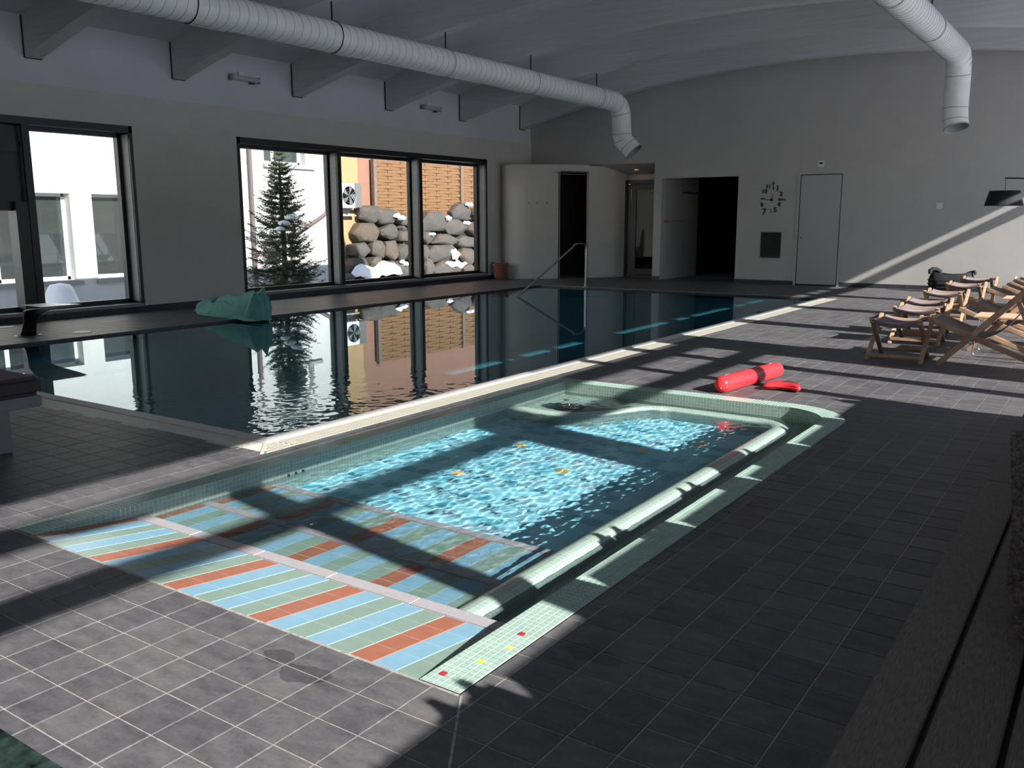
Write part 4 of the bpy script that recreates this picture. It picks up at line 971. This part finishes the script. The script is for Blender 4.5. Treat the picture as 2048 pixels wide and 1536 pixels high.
# lounger at the left
LGY, LGZ = .57, (.25, .318, .436)
LG = thing('padded_lounger', 'lounge bench with dark brown cushion on a pale base, cut off at the left edge', 'lounger', (-5.75, 2.2, 0))
MB().box(-.55, .40, -1.2, LGY, LGZ[1], LGZ[2]).build('cushion', M['cush'], LG, bevel=.03, seg=3)
MB().box(-.54, .39, -1.2, LGY-.01, LGZ[0], LGZ[1]).build('frame', M['lbase'], LG, bevel=.006)
MB().box(-.5, .385, -.9, .365, 0.002, LGZ[0]).build('plinth', M['lbase'], LG, bevel=.006)
mk = MB().box(-3.3, -1.2, -1.2, 1.026, .0, .012).build('marble_slab', M['marble'], bevel=.003); tag(mk, 'dark green marble slab edge at the bottom left corner', 'slab')
# wicker basket
BK = thing('wicker_basket', 'terracotta wicker basket on the floor beside the window end', 'basket', (-12.16, 17.22, 0))
bk = MB(); 
for k in range(9): bk.tube([((.125+.004*k+.003*(k%2))*math.cos(a), (.125+.004*k)*math.sin(a), .02+.036*k) for a in [2*math.pi*i/20 for i in range(20)]], .019, 6, closed=True)
bk.lathe([(.001,.01),(.12,.01)], n=16); bk.build('body', M['basket'], BK)
MB().tube([(.17*math.cos(a), .17*math.sin(a), .335) for a in [2*math.pi*i/24 for i in range(24)]], .022, 8, closed=True).build('rim', M['basket'], BK)
for s_ in (-1, 1): MB().tube([(s_*.16,-.05,.33),(s_*.2,-.045,.37),(s_*.21,0,.385),(s_*.2,.045,.37),(s_*.16,.05,.33)], .012, 6).build('handle', M['basket'], BK)
# red inflatables
def capsule(L, r_, n=20, m=24):
    P = []
    for i in range(m+1):
        t = i/m*(L+0); P.append(t)
    prof = []
    for k in range(7): a = math.pi/2*k/6; prof.append((max(.001, r_*math.sin(a)), -L/2+r_-r_*math.cos(a)))
    for k in range(1, 6): prof.append((r_*(1-.0*k), -L/2+r_+(L-2*r_)*k/6))
    for k in range(7): a = math.pi/2*(1-k/6); prof.append((max(.001, r_*math.sin(a)), L/2-r_+r_*math.cos(a)))
    return prof
IT = thing('inflatable_tube', 'long red inflatable swim tube lying by the paddling pool rim', 'pool toy', (-2.50, 7.135, .068), rz=-math.atan2(.125, .93))
pr = capsule(1.06, .068); cp_ = MB().lathe(pr, n=24); cp_.v = [(x, z, y) for x, y, z in cp_.v]; cp_.build('tube', M['inflat'], IT, recalc=True)
bd_ = MB().lathe([(.0685,-.20),(.0695,-.19),(.0695,.17),(.0685,.18)], n=24); bd_.v = [(x, z, y) for x, y, z in bd_.v]; bd_.build('middle_band', M['inflat2'], IT, recalc=True, label='darker red middle section')
for s_, yy in ((1,-.36),(1,.40),(0,-.02)):
    pt = MB()
    for k, (da, dy_, wd, hh_) in enumerate(((0,0,.030,.018),(.35,.045,.020,.012),(-.25,-.05,.014,.010),(.1,.075,.012,.02))):
        a = math.radians(105)+da; 
        if not s_: wd *= .35; hh_ *= .4
        q = [((.0703)*math.cos(a+u*hh_/.07), yy+dy_+v*wd, .0703*math.sin(a+u*hh_/.07)) for u, v in ((-1,-1),(1,-.6),(1,1),(-1,.6))]
        pt.add(q, [(0,1,2,3),(3,2,1,0)])
    pt.build('print', M['printw'], IT)
    if s_:
        q = [(.0706*math.cos(math.radians(128)+u*.12), yy+.03+v*.022, .0706*math.sin(math.radians(128)+u*.12)) for u, v in ((-1,-1),(1,-1),(1,1),(-1,1))]
        MB().add(q, [(0,1,2,3),(3,2,1,0)]) if False else None
        pq = MB(); pq.add(q, [(0,1,2,3),(3,2,1,0)]); pq.build('print', M['printp'], IT)
vs_ = MB().lathe([(.001,.012),(.010,.012),(.012,0)], n=10); vs_.v = [(x+.02, -.531-z, y-.02) for x, y, z in vs_.v]; vs_.build('valve', M['inflat2'], IT)
FT = thing('swim_float', 'small red kidney shaped swim float lying right of the long red tube', 'pool toy', (-2.19, 7.03, 0))
G = []
for i in range(25):
    t = i/24*2-1; wd = .075*math.sqrt(max(0,1-t**4))*(1-.25*t)+.002; cxx = .145*t; cyy = .05-.075*t*t
    G.append([(cxx+.02*t*wd, cyy+wd*math.cos(a), .034+.034*math.copysign(abs(math.sin(a))**.6, math.sin(a))*(1-t**6*.6)) for a in [2*math.pi*k/16 for k in range(17)]])
MB().grid(G).build('body', M['inflat2'], FT, recalc=True)
sm3 = MB().tube([(G[i][0][0]*1.01, G[i][0][1]+.003, .034) for i in range(25)]+[(G[i][8][0]*1.01, G[i][8][1]-.003, .034) for i in range(24,-1,-1)], .005, 6, closed=True); sm3.build('seam', M['inflat'], FT)

# ------------------------------------------------------------------ deck chairs, stools, tables
def deck_chair(label, loc, rz=0):
    t = thing('deck_chair', label, 'chair', loc, rz, 'folding deck chairs along the far right')
    D = .56
    for y in (0, D): MB().bar((0,y,0), (.95,y,1.02), .026, .052).build('back_leg', M['wood'], t, bevel=.006)
    for y in (.035, D-.035): MB().bar((-.115,y,.428), (.995,y,.003), .026, .05).build('seat_leg', M['wood'], t, bevel=.006)
    for y in (.066, D-.066): MB().bar((.60,y,.655), (.86,y,.075), .02, .036).build('prop', M['wood'], t, bevel=.004)
    for p, n_ in (((-.09,.42),'front_rail'), ((.935,1.0),'top_rail'), ((.90,.04),'rear_rail'), ((.13,.14),'foot_rail')):
        MB().bar((p[0],.0 if n_ in ('top_rail','foot_rail') else .035,p[1]), (p[0],D if n_ in ('top_rail','foot_rail') else D-.035,p[1]), .03, .03).build(n_, M['wood'], t, bevel=.005)
    cv = catmull([(-.105,.445),(.05,.375),(.20,.305),(.34,.275),(.50,.35),(.68,.58),(.80,.80),(.935,1.02)], 5)
    G = [[(x, y, z-.012*math.sin(math.pi*(y-.055)/.45)) for y in [.055+.45*k/8 for k in range(9)]] for x, z in cv]
    G2 = [[(x, y, z-.004) for x, y, z in r] for r in G]
    MB().grid(G).grid([r[::-1] for r in G2]).build('sling', M['sling'], t)
    for y in (0, D): 
        b = MB().lathe([(.012,-.022),(.012,.022)], n=8); b.v = [(x+.262, y+z, yy+.283) for x, yy, z in b.v]; b.build('bolt', M['steel'], t)
    return t
c0 = deck_chair('nearest deck chair, seen side on with dark sling and long front leg', (-1.40, 9.10, 0))
CH = [((-1.31,10.32), 'second deck chair from the front, between the two small tables'), ((-1.30,11.15), 'third deck chair from the front, just behind the second one'), ((-1.42,13.45), 'fourth deck chair, beyond the farther birch table'), ((-1.31,14.15), 'fifth deck chair in the row counted from the camera'), ((-1.31,15.0), 'second farthest deck chair of the row'), ((-1.30,15.8), 'farthest deck chair of the row near the back wall')]
for (x, y), lab in CH: copy_tree(c0, (x, y, 0), 0, lab)
def stool(label, loc):
    t = thing('folding_stool', label, 'stool', loc, 0, 'folding footstools in front of the deck chairs')
    Wd, D, H = .485, .55, .405
    for x in (0, Wd): MB().bar((x,.0,0), (x,D,H+.01), .024, .042, (1,0,0)).build('leg', M['wood'], t, bevel=.006)
    for x in (.027, Wd-.027): MB().bar((x,D,0), (x,0,H+.01), .024, .042, (1,0,0)).build('leg', M['wood'], t, bevel=.006)
    MB().bar((0,.025,.055), (Wd,.025,.055), .022, .034).build('stretcher', M['wood'], t, bevel=.004)
    MB().bar((.027,D-.025,.055), (Wd-.027,D-.025,.055), .022, .034).build('stretcher', M['wood'], t, bevel=.004)
    for y in (.018, D-.018): MB().tube([(.01,y,H-.025), (Wd*.5,y,H-.04), (Wd-.01,y,H-.025)], .013, 8).build('top_rail', M['wood'], t)
    G = []
    for i in range(13):
        y = -.004+(D+.008)*i/12; G.append([(.045+(Wd-.09)*k/8, y, H+.0-.032*math.sin(math.pi*k/8)-.02*math.sin(math.pi*i/12)) for k in range(9)])
    skirt = lambda r, dy_: [(x, y+dy_, z-.045) for x, y, z in r]
    G = [skirt(G[0], .012), skirt(G[0], -.002)]+G+[skirt(G[-1], .002), skirt(G[-1], -.012)]
    G[1] = [(x, y, z+.03) for x, y, z in G[1]]; G[-2] = [(x, y, z+.03) for x, y, z in G[-2]]
    MB().grid([r[::-1] for r in G]).build('sling', M['sling'], t)
    for x in (-.014, Wd+.014):
        b = MB().lathe([(.001,-.006),(.012,-.005),(.012,.004)], n=8); b.v = [(x+z, D/2+xx, H/2+yy) for xx, yy, z in b.v]; b.build('bolt', M['steel'], t)
    return t
s0 = stool('nearest footstool with dark shaded sling, in front of the nearest deck chair', (-2.02, 9.03, 0))
for (x, y), lab in (((-2.10,10.42), 'second footstool from the front, its legs in full sun'), ((-2.19,11.28), 'third footstool, close behind the second one'), ((-2.24,12.95), 'fourth footstool, alone in the middle of the row'), ((-2.24,14.7), 'second farthest footstool, before the black bag'), ((-2.25,16.15), 'farthest footstool, right beside the black bag')): copy_tree(s0, (x, y, 0), 0, lab)
def side_table(label, loc, rz=0):
    t = thing('side_table', label, 'table', loc, rz, 'small birch side tables between the deck chairs')
    MB().box(0,.56,0,.50,.395,.413).build('table_top', M['table'], t, bevel=.004)
    for y in (.05,.45):
        P = [(.05,y,.395),(.01,y,.06)]+[(.01+.05-.05*math.cos(a), y, .058-.05*math.sin(a)) for a in (.5,1.0,1.45)]+[(.46,y,.008)]+[(.50+.05*math.sin(a), y, .058-.05*math.cos(a)) for a in (.1,.6,1.1)]+[(.55,y,.06),(.51,y,.395)]
        MB().tube(P, .0055, 8).build('wire_leg', M['steel'], t)
    MB().tube([(.30,.05,.39),(.30,.45,.39)], .005, 6).build('cross_wire', M['steel'], t)
    return t
t0 = side_table('birch topped wire side table beside the nearest deck chair', (-1.21, 9.78, 0)); copy_tree(t0, (-1.22, 12.2, 0), 0, 'birch topped wire side table farther back in the row')
# arc lamp
LP = thing('arc_lamp', 'black arc floor lamp with a drum shade reaching in from the right edge', 'lamp', (-.35, 17.5, 0))
sh_ = MB().lathe([(.30,0),(.235,.25),(.23,.25),(.294,.003)], (-1.51,0,1.575), 32); sh_.lathe([(.293,0),(.001,.0)], (-1.51,0,1.60), 32); sh_.lathe([(.001,.246),(.232,.246)], (-1.51,0,1.575), 32); sh_.build('shade', M['lampfab'], LP)
MB().tube([(-1.51,0,1.82),(-1.51,0,2.035)], .005, 6).build('cord', M['black'], LP)
MB().tube([(-1.53,0,2.035),(-1.2,0,2.02),(-.8,0,1.985),(-.4,0,1.92),(-.12,0,1.80),(0,0,1.6),(.03,0,1.2),(.03,0,.03)], .012, 8).build('arm', M['black'], LP)
MB().lathe([(.001,.035),(.15,.035),(.17,.02),(.17,0)], (.03,0,0), 24).build('base', M['black'], LP)
# black straw bag and white pouch by the wall
BG = thing('straw_bag', 'large black woven straw bag slumped against the far wall', 'bag', (-2.72, 18.55, 0))
G = []
for i in range(33):
    a = 2*math.pi*i/32; ca, sa = math.cos(a), math.sin(a); row = []
    for j in range(11):
        t = j/10; sx = .36+.05*math.sin(math.pi*t)-.02*t; sy = .16+.05*math.sin(math.pi*t*.9)-.06*t
        zt = t*(.36+.04*abs(ca)**2*(1 if ca < 0 else .8)-.025*(1-abs(ca)))
        k = 1 if j else .8
        row.append((math.copysign(abs(ca)**.75, ca)*sx*k, math.copysign(abs(sa)**.8, sa)*sy*k, zt))
    G.append(row)
bb = MB().grid(G); bb.add([r[0] for r in G[:-1]], [tuple(range(31,-1,-1))]); bb.build('body', M['bag'], BG)
MB().tube([(-.36,-.06,.34),(-.37,-.05,.40),(-.33,-.02,.425),(-.27,.02,.42),(-.22,.05,.385),(-.21,.06,.33)], .042, 8).build('handle', M['bag'], BG)
MB().tube([(.22,.04,.33),(.27,.03,.36),(.33,.0,.385),(.38,-.03,.40),(.40,-.05,.37),(.39,-.05,.34)], .026, 8).build('handle', M['bag'], BG)
for k in range(9): MB().tube([((.405-.0*k)*math.copysign(abs(math.cos(a))**.75, math.cos(a)), .205*math.copysign(abs(math.sin(a))**.8, math.sin(a)), .02+.034*k) for a in [math.pi+math.pi*i/20 for i in range(21)]], .010, 5, cap=False).build('woven_band', M['bag'], BG) if k in (2,4,6) else None
PO = MB(); G = [[((.10+.05*math.sin(math.pi*t))*math.cos(a)*(1-.2*t), (.08+.04*math.sin(math.pi*t))*math.sin(a), .30*t+.02*math.sin(3*a)*t) for t in [k/8 for k in range(9)]] for a in [2*math.pi*i/20 for i in range(21)]]
PO.grid(G); PO.add([r[-1] for r in G[:-1]], [tuple(range(20))]); o = PO.build('white_pouch', M['plast']); o.location = (-1.60, 18.6, 0); tag(o, 'small white pouch on the floor against the far wall at the right edge', 'pouch')

# ------------------------------------------------------------------ wooden platform with armchairs on the right
PF = thing('platform_bench', 'low platform of brown grey planks along the right edge', 'bench', (0, 3, 0)); pz = .30; x = -.395
k = 0
while x < 1.62:
    for ya, yb in ((-1.2, 1.1), (1.104, 4.0), (4.004, 6.9)):
        MB().box(x, x+.132, ya-3, yb-3, pz-.03, pz).build('plank', M['plank'], PF, bevel=.003)
    x += .146; k += 1
MB().box(-.36, 1.64, -4.15, 3.87, .002, pz-.031).build('plinth', M['black'], PF)
def armchair(label, loc, rz=0):
    t = thing('armchair', label, 'armchair', loc, rz, 'woven armchairs on the platform')
    MB().box(-.36,.30,-.33,.33,.05,.32).build('seat', M['weave'], t, bevel=.05, seg=3)
    for y in (-.385, .275): MB().extr([(-.33,.05),(.38,.05),(.38,.58),(-.385,.58)], y, y+.11).build('arm', M['weave'], t, bevel=.04, seg=3)
    MB().box(.26,.44,-.385,.385,.05,.84).build('back', M['weave'], t, bevel=.06, seg=3)
    for xx in (-.31,.36):
        for y in (-.31,.31): MB().box(xx-.02,xx+.02,y-.02,y+.02,0.001,.06).build('leg', M['weave'], t)
    return t
a0 = armchair('grey woven armchair on the plank platform at the right edge', (.18, 2.80, pz))
for y, lab in ((3.63, 'unseen grey woven armchair sized for its shade, second along the platform'), (4.50, 'unseen grey woven armchair sized for its shade, third along the platform'), (5.37, 'unseen grey woven armchair sized for its shade, fourth along the platform'), (6.24, 'unseen grey woven armchair sized for its shade, last along the platform'), (1.97, 'unseen grey woven armchair added for its shade, beside the camera'), (1.14, 'unseen grey woven armchair added for its shade, near end of the platform')): copy_tree(a0, (.21 if y > 2.5 else .62, y, pz), 0, lab).scale = (1, 1.12, 1) if y > 2.5 else (1, 1.06, 1.17)  # unseen copies, placed and stretched to cast the shade on the floor
